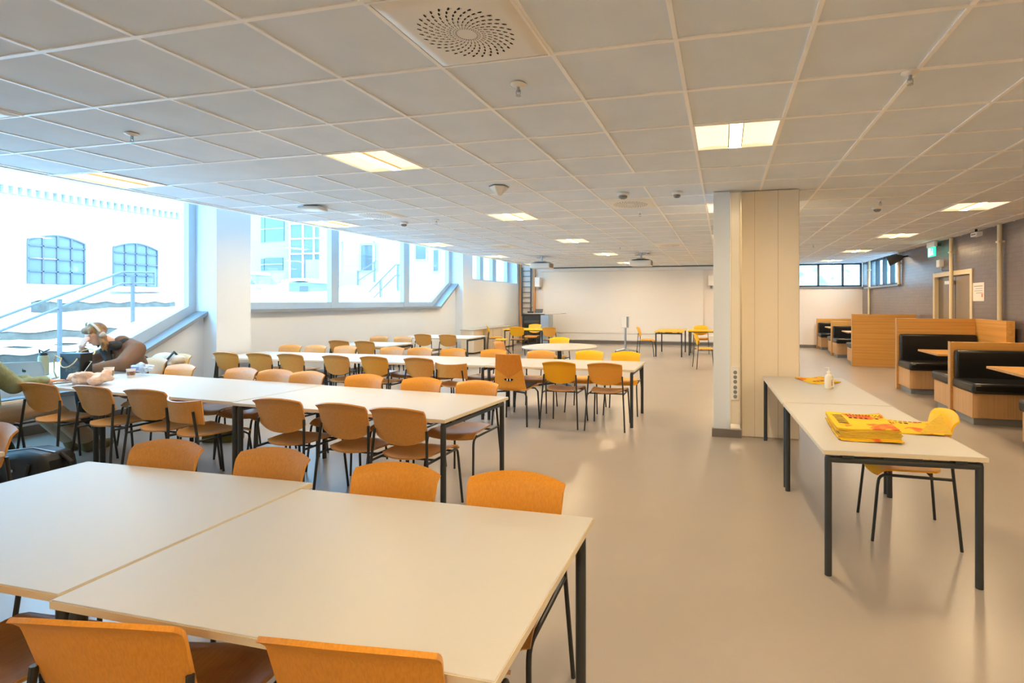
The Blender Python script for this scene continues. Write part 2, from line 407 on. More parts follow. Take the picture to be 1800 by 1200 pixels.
# ------------------------------------------------------------------ ceiling fixtures
warm1 = emat('lamp_tube_glow', '#FFF3D8', 5.0); warm2 = emat('reflector_glow', '#FFE6B4', 0.72)
def make_light():
    t = thing('ceiling_light', '', 'ceiling light')
    h = .292
    obj('frame', MB().box(-.31,-.305,-.004,-h,.305,.02).box(h,-.305,-.004,.31,.305,.02).box(-h,-.305,-.004,h,-h,.02).box(-h,h,-.004,h,.305,.02)
        .box(-.31,-.305,.06,.31,.305,.09).box(-.31,-.305,.02,-h,.305,.06).box(h,-.305,.02,.31,.305,.06).box(-h,-.305,.02,h,-h,.06).box(-h,h,.02,h,.305,.06), 'bar', t, smooth=0)
    for s in (-1, 1):
        def f(u, v, s=s):
            a = .05 + .242*v; return (s*a, u*h, .012 + .03*math.sin(PI*(v*.9+.1))*(1-.5*u*u))
        obj('reflector', MB().shell(f, 8, 8, .002), warm2, t, smooth=60)  # reflectors emit on their own, standing in for light from the tube
        obj('louvre', MB().box(s*.05-.005, -h, .0, s*.05+.005, h, .018), 'pipe', t, smooth=0)
    obj('lamp_tube', MB().box(-.045,-h,.016,.045,h,.02), warm1, t, smooth=0)
    ld = bpy.data.lights.new('lamp_light', 'AREA'); ld.shape = 'RECTANGLE'; ld.size = .085; ld.size_y = .56
    ld.energy = LAMP_W; ld.color = LAMP_COL
    lo = bpy.data.objects.new('lamp_light', ld); COL.objects.link(lo); lo.parent = t; lo.location = (0,0,.012)
    return t
ORD = ['nearest', 'second', 'third', 'fourth', 'fifth', 'sixth', 'seventh', 'eighth', 'ninth', 'tenth']
cname = {-10: 'row along the windows', -5: 'row above the oak chairs', 0: 'row above the column', 5: 'row above the booths'}
proto = None
for i, j in LIGHTS:
    x, y = TX0 + TPX*(i+.5), TY0 + TPY*(j+.5)
    k = [b for a, b in LIGHTS if a == i and b >= (2 if i < 5 else 8)]
    if j in k: lab = 'square warm recessed ceiling light, %s from the camera in the %s' % (ORD[k.index(j)], cname[i])
    else: lab = 'square recessed ceiling light added behind the camera, %s' % cname[i]
    if proto is None: proto = make_light(); proto.location = (x,y,CEIL); proto['label'] = lab; proto['group'] = 'recessed ceiling lights'
    else: dup(proto, (x,y,CEIL), 0, lab, 'recessed ceiling lights')

def make_vent():
    t = thing('ceiling_vent', '', 'air vent')
    def f(u, v):
        x = u; y = -1 + 2*v; e = max(abs(x), abs(y)); z = -.012 + .014*max(0,(e-.93)/.07)
        return (x*.298, y*.298, z)
    m = MB().shell(f, 20, 20, .002)
    for ring in range(7):
        r = .055 + ring*.026; n = 30
        for k in range(n):
            a = 2*PI*(k + .5*(ring % 2)) / n; ca, sa = math.cos(a), math.sin(a)
            hl, hr = .0052 + .0036*ring/3, .0105
            pts = []
            for (dr, dt) in ((-1.1, -.5), (-.5, .5), (.4, .9), (1.1, .6), (.6, .1), (-.2, -.4)):
                rr = r + dr*hr; tt = dt*hl
                pts.append((ca*rr - sa*tt, sa*rr + ca*tt, -.0138))
            m.quad(pts, 1)
    for ring in range(7):
        r = .055 + ring*.026; n = 30
        for k in range(n):
            a = 2*PI*(k + .5*(ring % 2) + .28) / n
            m.ball((math.cos(a)*r, math.sin(a)*r, -.0125), (.0052, .0052, .0035), 6)
    obj('plate', m, ['plastic', 'dark'], t, smooth=40)
    obj('frame', MB().box(-.312,-.307,-.004,-.298,.307,.0).box(.298,-.307,-.004,.312,.307,.0).box(-.298,-.307,-.004,.298,-.298,.0).box(-.298,.298,-.004,.298,.307,.0), 'bar', t, smooth=0)
    return t
vp = None
for i, j, lab in ((-2,-1,'large round patterned white air vent at the top of the photo'), (-2,6,'white round patterned air vent nearest the column, above the tall chair'), (-2,14,'small far white air vent near the right projector'),
                  (-8,6,'white round air vent near the windows beyond the sensor box'), (-8,-1,'white air vent cut off by the left edge of the photo'), (-8,13,'faint far white air vent by the narrow windows')):
    loc = (TX0+TPX*(i+.5), TY0+TPY*(j+.5), CEIL-.001)
    if vp is None: vp = make_vent(); vp.location = loc; vp['label'] = lab; vp['group'] = 'ceiling air vents'
    else: dup(vp, loc, 0, lab, 'ceiling air vents')

def make_sprinkler():
    t = thing('sprinkler', '', 'sprinkler')
    obj('rosette', MB().lathe([(.045,0),(.045,-.004),(.03,-.014),(.012,-.018)]), 'plastic', t)
    obj('nozzle', MB().cyl((0,0,-.015),(0,0,-.045),.009).tube([(-.012,0,-.035),(-.014,0,-.055),(0,0,-.066),(.014,0,-.055),(.012,0,-.035)],.0025,6), 'alu', t)
    obj('deflector', MB().lathe([(.016,-.066),(.016,-.069)]), 'alu', t)
    return t
sp = None
for x, y, lab in ((-1.163,2.795,'chrome sprinkler head on the ceiling just below the large vent'), (-4.341,2.954,'chrome sprinkler head on the bluish ceiling tile at upper left'), (-1.145,7.149,'small sprinkler head just beyond the middle vent'),
                  (1.003,3.144,'sprinkler beside a grid bar at the upper right of the ceiling'), (-4.318,7.125,'tiny sprinkler near the second window, right of the sensor'), (-2.309,11.541,'tiny far sprinkler near the left projector'), (1.9, 7.0, 'tiny sprinkler beside the right-hand ceiling sensor'), (1.95, 12.2, 'tiny sprinkler far back over the booths')):
    if sp is None: sp = make_sprinkler(); sp.location = (x,y,CEIL); sp['label'] = lab; sp['group'] = 'sprinklers'
    else: dup(sp, (x,y,CEIL), 0, lab, 'sprinklers')
def dome(x, y, r, lab, name='smoke_detector'):
    t = thing(name, lab, 'smoke detector', (x,y,CEIL), 0, 'smoke detectors')
    obj('base', MB().lathe([(r,0),(r,-.02),(r*.85,-.03)]), 'plastic', t)
    obj('head', MB().lathe([(r*.7,-.025),(r*.66,-.05),(r*.4,-.062),(.002,-.064)]), 'grey', t)
dome(-1.146, 5.9, .075, 'white round smoke detector above the tall middle air vent')
dome(-.525, 5.981, .06, 'white round smoke detector just left of the column')
dome(2.004, 7.531, .065, 'white round smoke detector right of the column')
dome(-4.978, 7.263, .06, 'white round detector near the window beyond the white vent')
dome(-1.845, 12.886, .06, 'small far smoke detector left of the column near the projector')
t = thing('ceiling_speaker', 'white pyramid shaped device hanging from the ceiling left of centre', 'ceiling device', (-2.407,5.237,CEIL), .5)
obj('housing', MB().lathe([(.1,0),(.1,-.015),(.085,-.035),(.02,-.1),(.002,-.105)], n=6), 'plastic', t, smooth=20)
obj('mount', MB().lathe([(.11,.0),(.11,-.006)], n=6), 'grey', t, smooth=0)
t = thing('access_point', 'flat white box with rounded ends on the ceiling near the windows', 'access point', (-5.291,5.734,CEIL), .25)
obj('cover', MB().box(-.15,-.11,-.06,.15,.11,-.012), 'plastic', t, bevel=.025)
obj('bracket', MB().box(-.09,-.06,-.014,.09,.06,0), 'dark', t)

# projectors
def projector(x, y, lab):
    t = thing('projector', lab, 'projector', (x,y,CEIL), 0, 'ceiling projectors')
    obj('pole', MB().cyl((0,0,0),(0,0,-.14),.022).lathe([(.06,0),(.06,-.01)]), 'alu', t)
    obj('bracket', MB().box(-.1,-.08,-.17,.1,.08,-.13).tube([(-.02,0,-.02),(-.16,0,-.05),(.1,.0,-.04)], .008), 'alu', t, bevel=.005)
    b = obj('body', MB().box(-.28,-.2,-.34,.28,.2,-.19), 'plastic', t, bevel=.02)
    obj('top_cover', MB().lathe([(.3,-.195),(.22,-.165),(.08,-.155),(.002,-.155)], n=28), 'mid', t)
    obj('vent_grille', MB().box(.279,-.15,-.32,.284,.15,-.21), mat('tan_grille', '#8F7D63', .6), b, smooth=0)
    obj('lens', MB().cyl((.1,.19,-.27),(.1,.225,-.27),.05), 'dark', b)
projector(-4.95, 13.6, 'white ceiling projector at left, before the narrow windows')
projector(-2.1, 13.3, 'white ceiling projector at right, before the projection wall')
# projection screen cassette, full wall width
t = thing('projection_screen', 'long white screen cassette with dark slot along the top of the back wall', 'projection screen', (-3.2, YB-.12, 2.5))
obj('cassette', MB().box(-3.5,-.06,.17,3.7,.11,.285), 'plastic', t, bevel=.01)
obj('slot', MB().box(-3.5,-.065,.29,3.7,.11,.312), 'mid', t, smooth=0)
obj('screen', MB().box(-3.42,.085,-2.1,2.5,.1,.18), mat('screen_cloth', '#F3EEE6', .8), t, smooth=0)
def wall_speaker(x, lab):
    t = thing('wall_speaker', lab, 'loudspeaker', (x, YB, 2.26), 0, 'wall loudspeakers')
    obj('cabinet', MB().box(-.1,-.3,-.16,.1,-.06,.2), 'plastic', t, bevel=.015)
    obj('bracket', MB().box(-.03,-.08,-.24,.03,0,-.16), 'grey', t)
wall_speaker(-6.78, 'white loudspeaker high at the left end of the projection wall')
wall_speaker(-.42, 'white loudspeaker beside the column at the right of the projection wall')

# ------------------------------------------------------------------ right wall fittings
def pipe(y, z0, lab):
    t = thing('wall_pipe', lab, 'pipe', (XR-.05, y, z0), 0, 'cream conduits on the brown wall')
    obj('conduit', MB().cyl((0,0,0),(0,0,CEIL-z0-.002),.035), 'pipe', t)
    obj('clip', MB().box(-.04,-.045,CEIL-z0-.3,.05,.045,CEIL-z0-.27), 'pipe', t)
    if .8 < z0 < 1.5: obj('junction_box', MB().box(-.05,-.07,-.16,.05,.1,.05), 'plastic', t, bevel=.006)
pipe(17.4, 0, 'cream pipe at the far end of the brown wall, below the window slats')
pipe(11.5, 0, 'cream vertical pipe running down in front of the brown door')
pipe(9.66, .98, 'thick cream vertical pipe ending in a box above the booth')
pipe(14.62, 2.0, 'short cream pipe beside the slatted corner window')
t = thing('exit_sign', 'lit green exit sign with running figure under the ceiling', 'exit sign', (XR-.16, 12.17, 2.62), -PI/2)
obj('housing', MB().box(-.2,-.03,.08,.22,.03,.19), 'plastic', t, bevel=.006)
obj('arm', MB().box(-.04,.03,.1,.04,.16,.16), 'mid', t)
pn = obj('panel', MB().box(-.18,-.012,-.12,.2,.012,.085), emat('exit_green', '#2FBF9B', .9), t)
ew = emat('exit_white', '#F2FFFA', 1.2)
obj('pictogram', MB().box(-.14,-.014,-.1,-.03,-.0125,.06).box(.05,-.014,.02,.08,-.0125,.05).prism([(.02,-.02),(.07,.02),(.09,-.0),(.05,-.04)], 'Y', -.014, -.0125)
    .prism([(.05,-.03),(.09,-.09),(.11,-.08),(.07,-.02)], 'Y', -.014, -.0125).prism([(.03,-.03),(-.0,-.09),(.02,-.095),(.05,-.04)], 'Y', -.014, -.0125), ew, pn, smooth=0)
t = thing('emergency_light', 'small white emergency lamp under the ceiling by the thick pipe', 'emergency light', (XR-.16, 10.2, CEIL))
obj('stem', MB().cyl((0,0,0),(0,0,-.06),.02), 'dark', t)
obj('housing', MB().box(-.05,-.12,-.13,.05,.1,-.06), 'plastic', t, bevel=.008)
obj('slot', MB().box(-.053,-.09,-.105,-.049,.07,-.088), 'mid', t, smooth=0)
t = thing('siren_box', 'small cream siren box on the brown wall over the door', 'alarm siren', (XR, 12.05, 2.32))
obj('box', MB().box(-.09,-.08,-.05,0,.08,.1), 'plastic', t, bevel=.006)
obj('cable', MB().tube([(-.02,-.02,-.05),(-.02,-.03,-.12),(-.02,-.5,-.13)],.008), 'mid', t)
t = thing('horn_speaker', 'dark loudspeaker on a bracket by the slatted corner window', 'loudspeaker', (XR, 14.1, 2.62))
obj('cone', MB().tube([(-.42,.12,-.06),(-.2,.05,.02),(-.12,.02,.04)], [.13,.09,.05], 20), 'mid', t)
obj('bracket', MB().tube([(0,0,.06),(-.12,.02,.04)], .02), 'dark', t)
t = thing('wall_notice', 'white paper notice taped to the brown wall beside the door', 'notice', (XR-.003, 10.5, 1.72))
obj('sheet', MB().box(0,-.21,-.16,.003,.21,.17), mat('notice_paper', '#F1E4D6', .7), t, smooth=0)
obj('print', MB().box(-.001,-.16,.1,0,.16,.115).box(-.001,-.16,.06,0,.1,.07).box(-.001,-.16,.02,0,.14,.03).box(-.001,-.16,-.02,0,.08,-.01), 'grey', t, smooth=0)
obj('stamp', MB().box(-.0015,-.17,-.09,-.0005,-.12,-.03), mat('red_print', '#D96A4A', .7), t, smooth=0)

# ------------------------------------------------------------------ booths
BX0, BX1 = 3.02, 4.36
def partition(y, h, lab, wing=None, x1=BX1):
    t = thing('booth_partition', lab, 'partition', (BX0, y, 0), 0, 'oak booth partitions')
    obj('panel', MB().box(.0,-.035,0,x1-BX0,.035,h), 'booth', t, bevel=.003)
    obj('end_strip', MB().box(-.012,-.038,0,.0,.038,h+.004), 'boothl', t, smooth=0)
    if wing: obj('wing', MB().box(x1-BX0-.12,-.035-wing,0,x1-BX0,-.035,h), 'boothy', t, bevel=.003)
def bench(y, s, lab, back=.90):
    # s=-1: sits on the camera side of the partition at y, s=+1: on the far side
    t = thing('booth_bench', lab, 'bench', (BX0, y, 0), 0, 'black leather booth benches')
    def bx(m, x0, d0, z0, x1, d1, z1): return m.box(x0, min(s*d0, s*d1), z0, x1, max(s*d0, s*d1), z1)
    obj('plinth', bx(MB(), .05,.04,0,1.2,.56,.09), 'plinth', t, smooth=0)
    obj('base', bx(MB(), .02,.036,.09,1.21,.6,.4), 'boothl', t, bevel=.003)
    obj('seat_cushion', bx(MB(), .0,.05,.4,1.21,.66,.53), 'leather', t, bevel=.035)
    obj('back_cushion', bx(MB(), .02,.037,.5,1.21,.15,back), 'leather', t, bevel=.03)
def btable(y, lab):
    t = thing('booth_table', lab, 'table', (BX0, y, 0), 0, 'booth tables')
    obj('tabletop', MB().box(.11,-.4,.735,1.21,.4,.765), 'booth', t, bevel=.003)
    obj('edge_band', MB().box(.104,-.402,.736,.11,.402,.764), 'boothl', t, smooth=0)
    obj('column', MB().cyl((.75,0,.02),(.75,0,.735),.035), 'blk', t)
    obj('foot', MB().lathe([(.22,0),(.22,.012),(.05,.022)], (.75,0,0)), 'blk', t)
partition(18.22, .99, 'low oak booth partition against the far end wall'); partition(15.86, .99, 'low oak booth partition between the two farthest booths')
partition(13.43, 1.25, 'tall plain oak partition with its wooden back facing the room', x1=4.4)
partition(10.155, 1.25, 'tall oak partition with a wing along the brown wall', wing=1.0); partition(7.93, 1.0, 'low oak partition nearest the right edge of the photo')
partition(5.62, 1.0, 'oak partition just beyond the right edge of the photo')
bench(18.22, -1, 'black leather bench at the far end wall', .86); bench(15.86, 1, 'black leather bench behind the farthest low partition', .86)
bench(15.86, -1, 'black leather bench facing us before the second far partition', .86); bench(13.43, 1, 'black leather bench hidden behind the tall plain partition', .86)
bench(10.155, -1, 'long black leather bench below the tall winged oak partition', .98); bench(7.93, 1, 'black leather bench behind the nearest low oak partition')
bench(7.93, -1, 'black leather bench before the nearest low oak partition'); bench(5.62, 1, 'black leather bench cut off by the right edge')
btable(17.04, 'oak booth table in the farthest booth'); btable(14.65, 'oak booth table behind the tall plain partition')
btable(9.04, 'oak booth table before the tall winged partition'); btable(6.77, 'oak booth table nearest the right edge of the photo')

# ------------------------------------------------------------------ tables
def make_table(L_, W_, lab, loc, rz=0, topm='top', h=.715, group='white laminate tables', inset=.04, th=.026):
    t = thing('table', lab, 'table', loc, rz, group)
    a, b = L_/2, W_/2
    obj('tabletop', MB().box(-a,-b,h-th,a,b,h), topm, t, bevel=.003)
    obj('edge_band', MB().box(-a-.0015,-b-.0015,h-th+.002,a+.0015,-b,h-.003).box(-a-.0015,b,h-th+.002,a+.0015,b+.0015,h-.003).box(-a-.0015,-b,h-th+.002,-a,b,h-.003).box(a,-b,h-th+.002,a+.0015,b,h-.003), 'edge' if topm == 'top' else topm, t, smooth=0)
    zt = h-th-.03; r = .02
    for sx in (-1, 1):
        x = sx*(a-inset)
        obj('end_rail', MB().tube([(x,-b+inset,zt),(x,b-inset,zt)], r, 12).box(x-.03,-b+.1,zt+.015,x+.03,-b+.16,h-th).box(x-.03,b-.16,zt+.015,x+.03,b-.1,h-th).box(x-.02,-.1,zt+.015,x+.02,.1,h-th), 'leg', t)
        for sy in (-1, 1):
            y = sy*(b-inset)
            obj('leg', MB().tube([(x,y,0),(x,y,zt),(x,y,zt+r*.9)], [r,r,r*.8], 14), 'leg', t)
    obj('side_rail', MB().tube([(-a+inset,0,zt-.0),(a-inset,0,zt)], .012, 8), 'leg', t)
    return t
def tab(x0, y0, x1, y1, lab, **k):
    if y1-y0 > x1-x0:
        k['rz'] = k.get('rz', 0) + PI/2
        return make_table(y1-y0, x1-x0, lab, ((x0+x1)/2, (y0+y1)/2, 0), **k)
    return make_table(x1-x0, y1-y0, lab, ((x0+x1)/2, (y0+y1)/2, 0), **k)
tab(-1.835,1.045,-.49,1.925,'white table nearest the camera at the bottom of the photo')
tab(-3.24,1.07,-1.85,2.0,'white table joined to the left of the nearest table')
tab(-5.2,1.2,-3.9,2.02,'white table of which one corner shows at the left edge')
tab(-3.925,3.35,-1.875,4.28,rz=-.08,lab='white table at the right end of the laptop row')
tab(-5.72,3.53,-3.935,4.45,rz=-.08,lab='white table in the middle of the laptop row, left of the seam')
tab(-7.68,3.68,-5.73,4.61,rz=-.08,lab='white table by the window carrying the laptops')
tab(-3.04,6.18,-1.06,7.1,'white table at the right end of the middle row, before yellow chairs')
tab(-5.48,6.18,-3.05,7.1,'central white table of the middle row of oak chairs')
tab(-7.5,6.18,-5.49,7.1,'white table of the middle row touching the window wall pier')
tab(-7.45,8.45,-6.12,9.3,'short white table by the window wall behind the middle row')
tab(-7.5,10.65,-5.65,11.6,'white table under the slanted window end, rearmost of the white ones')
tab(.515,3.118,1.345,4.493,'white table with newspapers beside the yellow chair', inset=.03, rz=.05)
tab(.452,4.515,1.285,6.04,'white table with the pump bottle touching the column', inset=.03, rz=.035)
tab(-6.53,14.5,-5.25,15.2,'yellow topped table in the back left corner', topm='yel', group='yellow topped tables')
tab(-1.9,14.4,-1.1,15.9,'yellow topped table at left by the projection wall', topm='yel', group='yellow topped tables')
tab(-1.0,14.9,.2,15.7,'yellow topped table half hidden by the column', topm='yel', group='yellow topped tables')
t = thing('round_table', 'round white pedestal table beyond the middle row', 'table', (-3.0, 9.2, 0))
obj('tabletop', MB().lathe([(.69,.69),(.7,.695),(.7,.71),(.69,.715)], n=64), 'top', t)
obj('pedestal', MB().cyl((0,0,.03),(0,0,.69),.04), 'blk', t)
m = MB()
for k in range(4):
    a = PI/4 + k*PI/2; m.tube([(0,0,.05),(.45*math.cos(a),.45*math.sin(a),.02)], [.03,.018], 8)
obj('foot', m, 'blk', t)

# ------------------------------------------------------------------ chairs (face +Y)
def seat_fn(u, v):
    wd = .195 + .03*v
    y0 = -.215 + .075*u*u; y1 = .235 - .03*u*u
    z = .452 - .016*(1-u*u)*math.sin(PI*min(1, v*1.1)) + .012*abs(u)**3 - (.035*((v-.8)/.2)**2 if v > .8 else 0)
    return (u*wd, y0 + (y1-y0)*v, z)
def back_fn(u, v):
    au = abs(u)
    zl = .545 + .06*au**2.6; zt = .824 - .028*au**2.2
    z = zl + (zt-zl)*v
    k = (z-.545)/.287
    x = u*(.198 + .016*max(0,k))
    y = -.205 - .075*max(0,k) + .032*u*u
    if v > .82: y -= .022*((v-.82)/.18)**1.6
    return (x, y, z)
def chair_proto(name, back='oak', seat='oakh', lab=''):
    t = thing(name, lab, 'chair')
    obj('seat', MB().shell(seat_fn, 14, 12, .012), seat, t, smooth=50)
    obj('backrest', MB().shell(back_fn, 18, 14, .012), back, t, smooth=50)
    for s in (-1, 1):
        obj('leg', MB().tube([(s*.245,-.265,0),(s*.222,-.232,.4),(s*.206,-.212,.655)], .0095, 9), 'blk', t)
        p = [(s*.235,.235,0),(s*.218,.2,.36)]
        for k in range(5):
            a = k/4*PI/2; p.append((s*.217, .196 - .045*(1-math.cos(a)), .385 + .045*math.sin(a)))
        p.append((s*.218,-.23,.432))
        obj('leg', MB().tube(p, .0095, 9), 'blk', t)
    for yy in (-.12, .12): obj('stretcher', MB().tube([(-.217,yy,.43),(.217,yy,.43)], .008, 8), 'blk', t)
    return t
OAK = chair_proto('oak_chair'); YEL = chair_proto('yellow_chair', 'yel', 'yeld'); GOLD = chair_proto('golden_chair', 'yeld', 'oakh'); AMB = chair_proto('amber_chair', 'amber', 'oakh')
# low bent-wood band back
def band_fn(u, v):
    z = .575 + .17*v + .03*u*u*v - .015*u*u
    return (u*.235, -.25 + .085*u*u - .02*v, z)
LOW = thing('low_back_chair', '', 'chair')
obj('seat', MB().shell(seat_fn, 14, 12, .012), 'oakh', LOW, smooth=50)
obj('backrest', MB().shell(band_fn, 18, 6, .013), 'oak', LOW, smooth=50)
for s in (-1, 1):
    obj('leg', MB().tube([(s*.24,-.25,0),(s*.215,-.2,.42),(s*.19,-.225,.67)], .0095, 9), 'blk', LOW)
    obj('leg', MB().tube([(s*.235,.235,0),(s*.215,.19,.4),(s*.21,.15,.43),(s*.212,-.2,.43)], .0095, 9), 'blk', LOW)
obj('stretcher', MB().tube([(-.212,.1,.43),(.212,.1,.43)], .008, 8), 'blk', LOW)
# tall one-piece shell chair with the eye-shaped slot
TALL = thing('shell_chair', 'tall orange plywood shell chair with an eye-shaped slot in its back', 'chair')
def tall_fn(u, v):
    # v: 0 seat front -> .45 seat rear -> 1 back top
    if v < .42:
        k = v/.42; y = .23 - .40*k; z = .455 - .02*k - (.03*(1-k/.15)**2 if k < .15 else 0)
    elif v < .58:
        k = (v-.42)/.16; a = k*PI/2*.95; y = -.17 - .06*math.sin(a); z = .435 + .06*(1-math.cos(a))
    else:
        k = (v-.58)/.42; y = -.23 - .075*k; z = .495 + .405*k
    wd = .21 if v < .5 else .215 - .055*((v-.5)/.5)
    return (u*wd, y + .02*u*u*(1 if v > .5 else 0), z + .012*u*u*(1 if v < .5 else 0))
obj('shell', MB().shell(tall_fn, 14, 40, .014), 'amber', TALL, smooth=50)
obj('seat_pad', MB().shell(lambda u, v: (u*.19, .22-.37*v, .47-.02*v+.008*u*u), 10, 10, .02), 'mid', TALL, smooth=50)
def vover(u, v):
    z0 = .6 + .11*abs(u); z = z0 + (.893-z0)*v; k = .58 + .42*(z-.495)/.405
    y = -.23 - .075*(z-.495)/.405; wd = .215 - .055*((k-.5)/.5)
    return (u*wd*.985, y + .02*u*u - .0085, z)
obj('back_overlay', MB().shell(vover, 14, 12, .002), 'overw', TALL, smooth=50)  # darker overlay leaves the back below its V lighter, a painted reflection
def slotf(u, v):
    z = .585 + (v-.5)*.036*math.sqrt(max(.02, 1-u*u)) - .008*(1-u*u)
    return (u*.06, -.246 - .075*(z-.585)/.405 - .0125, z)
slot = obj('slot', MB().shell(slotf, 14, 4, .002), 'dark', TALL, smooth=50)
obj('slot_pins', MB().box(-.026,-.263,.566,-.012,-.259,.594).box(.012,-.263,.566,.026,-.259,.594), 'plastic', slot)
for s in (-1, 1):
    for e in (-1, 1):
        obj('leg', MB().tube([(s*.235,e*.22-.02,0),(s*.22,e*.2-.02,.37),(s*.19,e*.18-.02,.415),(s*.05,e*.16-.02,.425)], .011, 9), 'blk', TALL)

USED = set()
def put(proto, x, y, rz, label, group=None):
    label = label.strip()
    if proto.name not in USED:
        USED.add(proto.name); proto.location = (x,y,0); proto.rotation_euler = (0,0,rz); proto['label'] = label
        if group: proto['group'] = group
        return proto
    return dup(proto, (x,y,0), rz, label, group)
J = lambda a=.05: random.uniform(-a, a)
# laptop row, near side, from the window
G1 = 'chairs at the laptop row'
put(OAK, -6.06, 3.6, .04, 'oak chair directly in front of the black tote, leftmost of the laptop row', G1)
put(OAK, -5.39, 3.6, -.02, 'oak chair in front of the pink scarf, second in the laptop row', G1)
put(OAK, -4.75, 3.57, .03, 'oak chair third in the laptop row, left of the low-backed chair', G1)
put(LOW, -4.27, 3.5, -.2, 'oak chair with low curved band back in the laptop row')
put(OAK, -3.31, 3.48, .02, 'oak chair right of the low-backed chair in the laptop row', G1)
put(OAK, -2.69, 3.43, -.03, 'oak chair second from the right on the near side of the laptop row', G1)
put(OAK, -2.2, 3.38, .0, 'oak chair nearest the right end of the laptop row, near side', G1)
for (x, y), lab in zip([(-6.1,4.4),(-5.14,4.31),(-4.64,4.27),(-4.2,4.22),(-3.47,4.17),(-2.79,4.1),(-2.2,4.05)],
    ['oak chair beside the plastic bag on the far side of the laptop row', 'second oak chair from the woman on the far side of the laptop row', 'third oak chair from the woman on the far side of the laptop row',
     'fourth oak chair from the woman, far side of the laptop row', 'third oak chair from the right, far side of the laptop row', 'second oak chair from the right, far side of the laptop row', 'rightmost oak chair on the far side of the laptop row']):
    put(OAK if x < -3.5 else AMB, x, y, PI+J(), lab, G1)
G2 = 'chairs at the middle row'
for n, (x, y) in enumerate([(-7.05,6.25),(-6.45,6.25),(-5.93,6.26),(-5.16,6.24),(-4.56,6.24),(-3.88,6.22)]):
    put(OAK if n < 3 else (OAK if n % 2 else AMB), x, y, J(.04), 'oak chair, near side of the middle row, %s from the window pier' % ['first','second','third','fourth','fifth','sixth'][n], G2)
put(LOW, -3.42, 6.2, -.08, 'oak chair with low band back, left of the tall shell chair')
put(TALL, -2.6, 6.2, .0, 'tall orange plywood shell chair with an eye-shaped slot in its back')
put(GOLD, -1.96, 6.23, .0, 'golden yellow chair just right of the tall shell chair', G2)
put(AMB, -1.39, 6.22, .03, 'amber orange chair at the right end of the middle row, near side', G2)
for n, (x, y) in enumerate([(-7.1,6.97),(-6.63,6.99),(-6.05,6.99),(-5.16,6.98),(-4.66,6.99),(-4.08,6.97),(-3.4,6.96),(-2.63,6.96)]):
    put(OAK if n < 5 else AMB, x, y, PI+J(.04), 'oak chair, far side of the middle row, %s from the window pier' % ['first','second','third','fourth','fifth','sixth','seventh','eighth'][n], G2)
put(YEL, -1.93, 7.1, PI, 'yellow chair, far side of the middle row, left of two', 'yellow chairs')
put(YEL, -1.37, 7.06, PI+.03, 'yellow chair, far side of the middle row, right of two', 'yellow chairs')
G3 = 'chairs behind the middle row'
put(OAK, -7.11, 8.57, .03, 'oak chair at the short table by the window wall, left near one', G3)
put(OAK, -6.52, 8.55, -.03, 'oak chair at the short table by the window wall, right near one', G3)
put(OAK, -7.1, 9.25, PI, 'oak chair at the short table by the window wall, left far one', G3)
put(OAK, -6.5, 9.22, PI, 'oak chair at the short table by the window wall, right far one', G3)
put(OAK, -6.64, 10.63, 0, 'left oak chair at the rearmost white table', G3)
put(OAK, -5.99, 10.58, 0, 'right oak chair at the rearmost white table', G3)
G0 = 'chairs at the nearest tables'
put(OAK, -2.79, 1.82, PI+.05, 'oak chair, leftmost of four behind the nearest tables', G0)
put(OAK, -2.15, 1.82, PI-.04, 'oak chair, second of four behind the nearest tables', G0)
put(AMB, -1.41, 1.75, PI, 'amber chair, third of four behind the nearest tables', G0)
put(AMB, -.84, 1.76, PI+.03, 'amber chair at the right end behind the nearest table', G0)
put(AMB, -1.48, 1.15, .15, 'amber chair at the bottom left, back turned to the camera', G0)
put(AMB, -.83, 1.22, .1, 'amber chair at the bottom centre, nearest to the camera', G0)
put(AMB, -2.16, 1.12, .0, 'chair whose dark seat shows under the left nearest table', G0)
put(OAK, -4.23, 1.88, PI, 'oak chair cut off by the left edge above the black bag')
put(YEL, -3.25, 9.72, PI, 'yellow chair behind the round white table', 'yellow chairs')
put(OAK, -3.78, 8.75, -PI/2, 'oak chair seen from the side at the left of the round table')
put(YEL, -6.79, 14.55, -PI/2+.5, 'yellow chair at the left end of the corner table', 'yellow chairs')
put(GOLD, -5.85, 14.1, .15, 'golden chair on the near side of the corner table', 'yellow chairs')
put(YEL, -5.95, 15.45, PI, 'yellow chair behind the corner table by the rack', 'yellow chairs')
put(AMB, -4.85, 14.2, -.1, 'amber chair right of the corner table')
put(YEL, -2.14, 14.6, -PI/2, 'yellow chair at the left end of the back yellow table', 'yellow chairs')
put(YEL, -.66, 15.6, PI+.05, 'yellow chair behind the back yellow table', 'yellow chairs')
put(YEL, -.4, 12.2, -PI/2+.25, 'yellow chair in profile partly hidden by the column', 'yellow chairs')
put(YEL, 1.185, 3.86, PI/2-.05, 'yellow chair tucked under the newspaper table', 'yellow chairs')

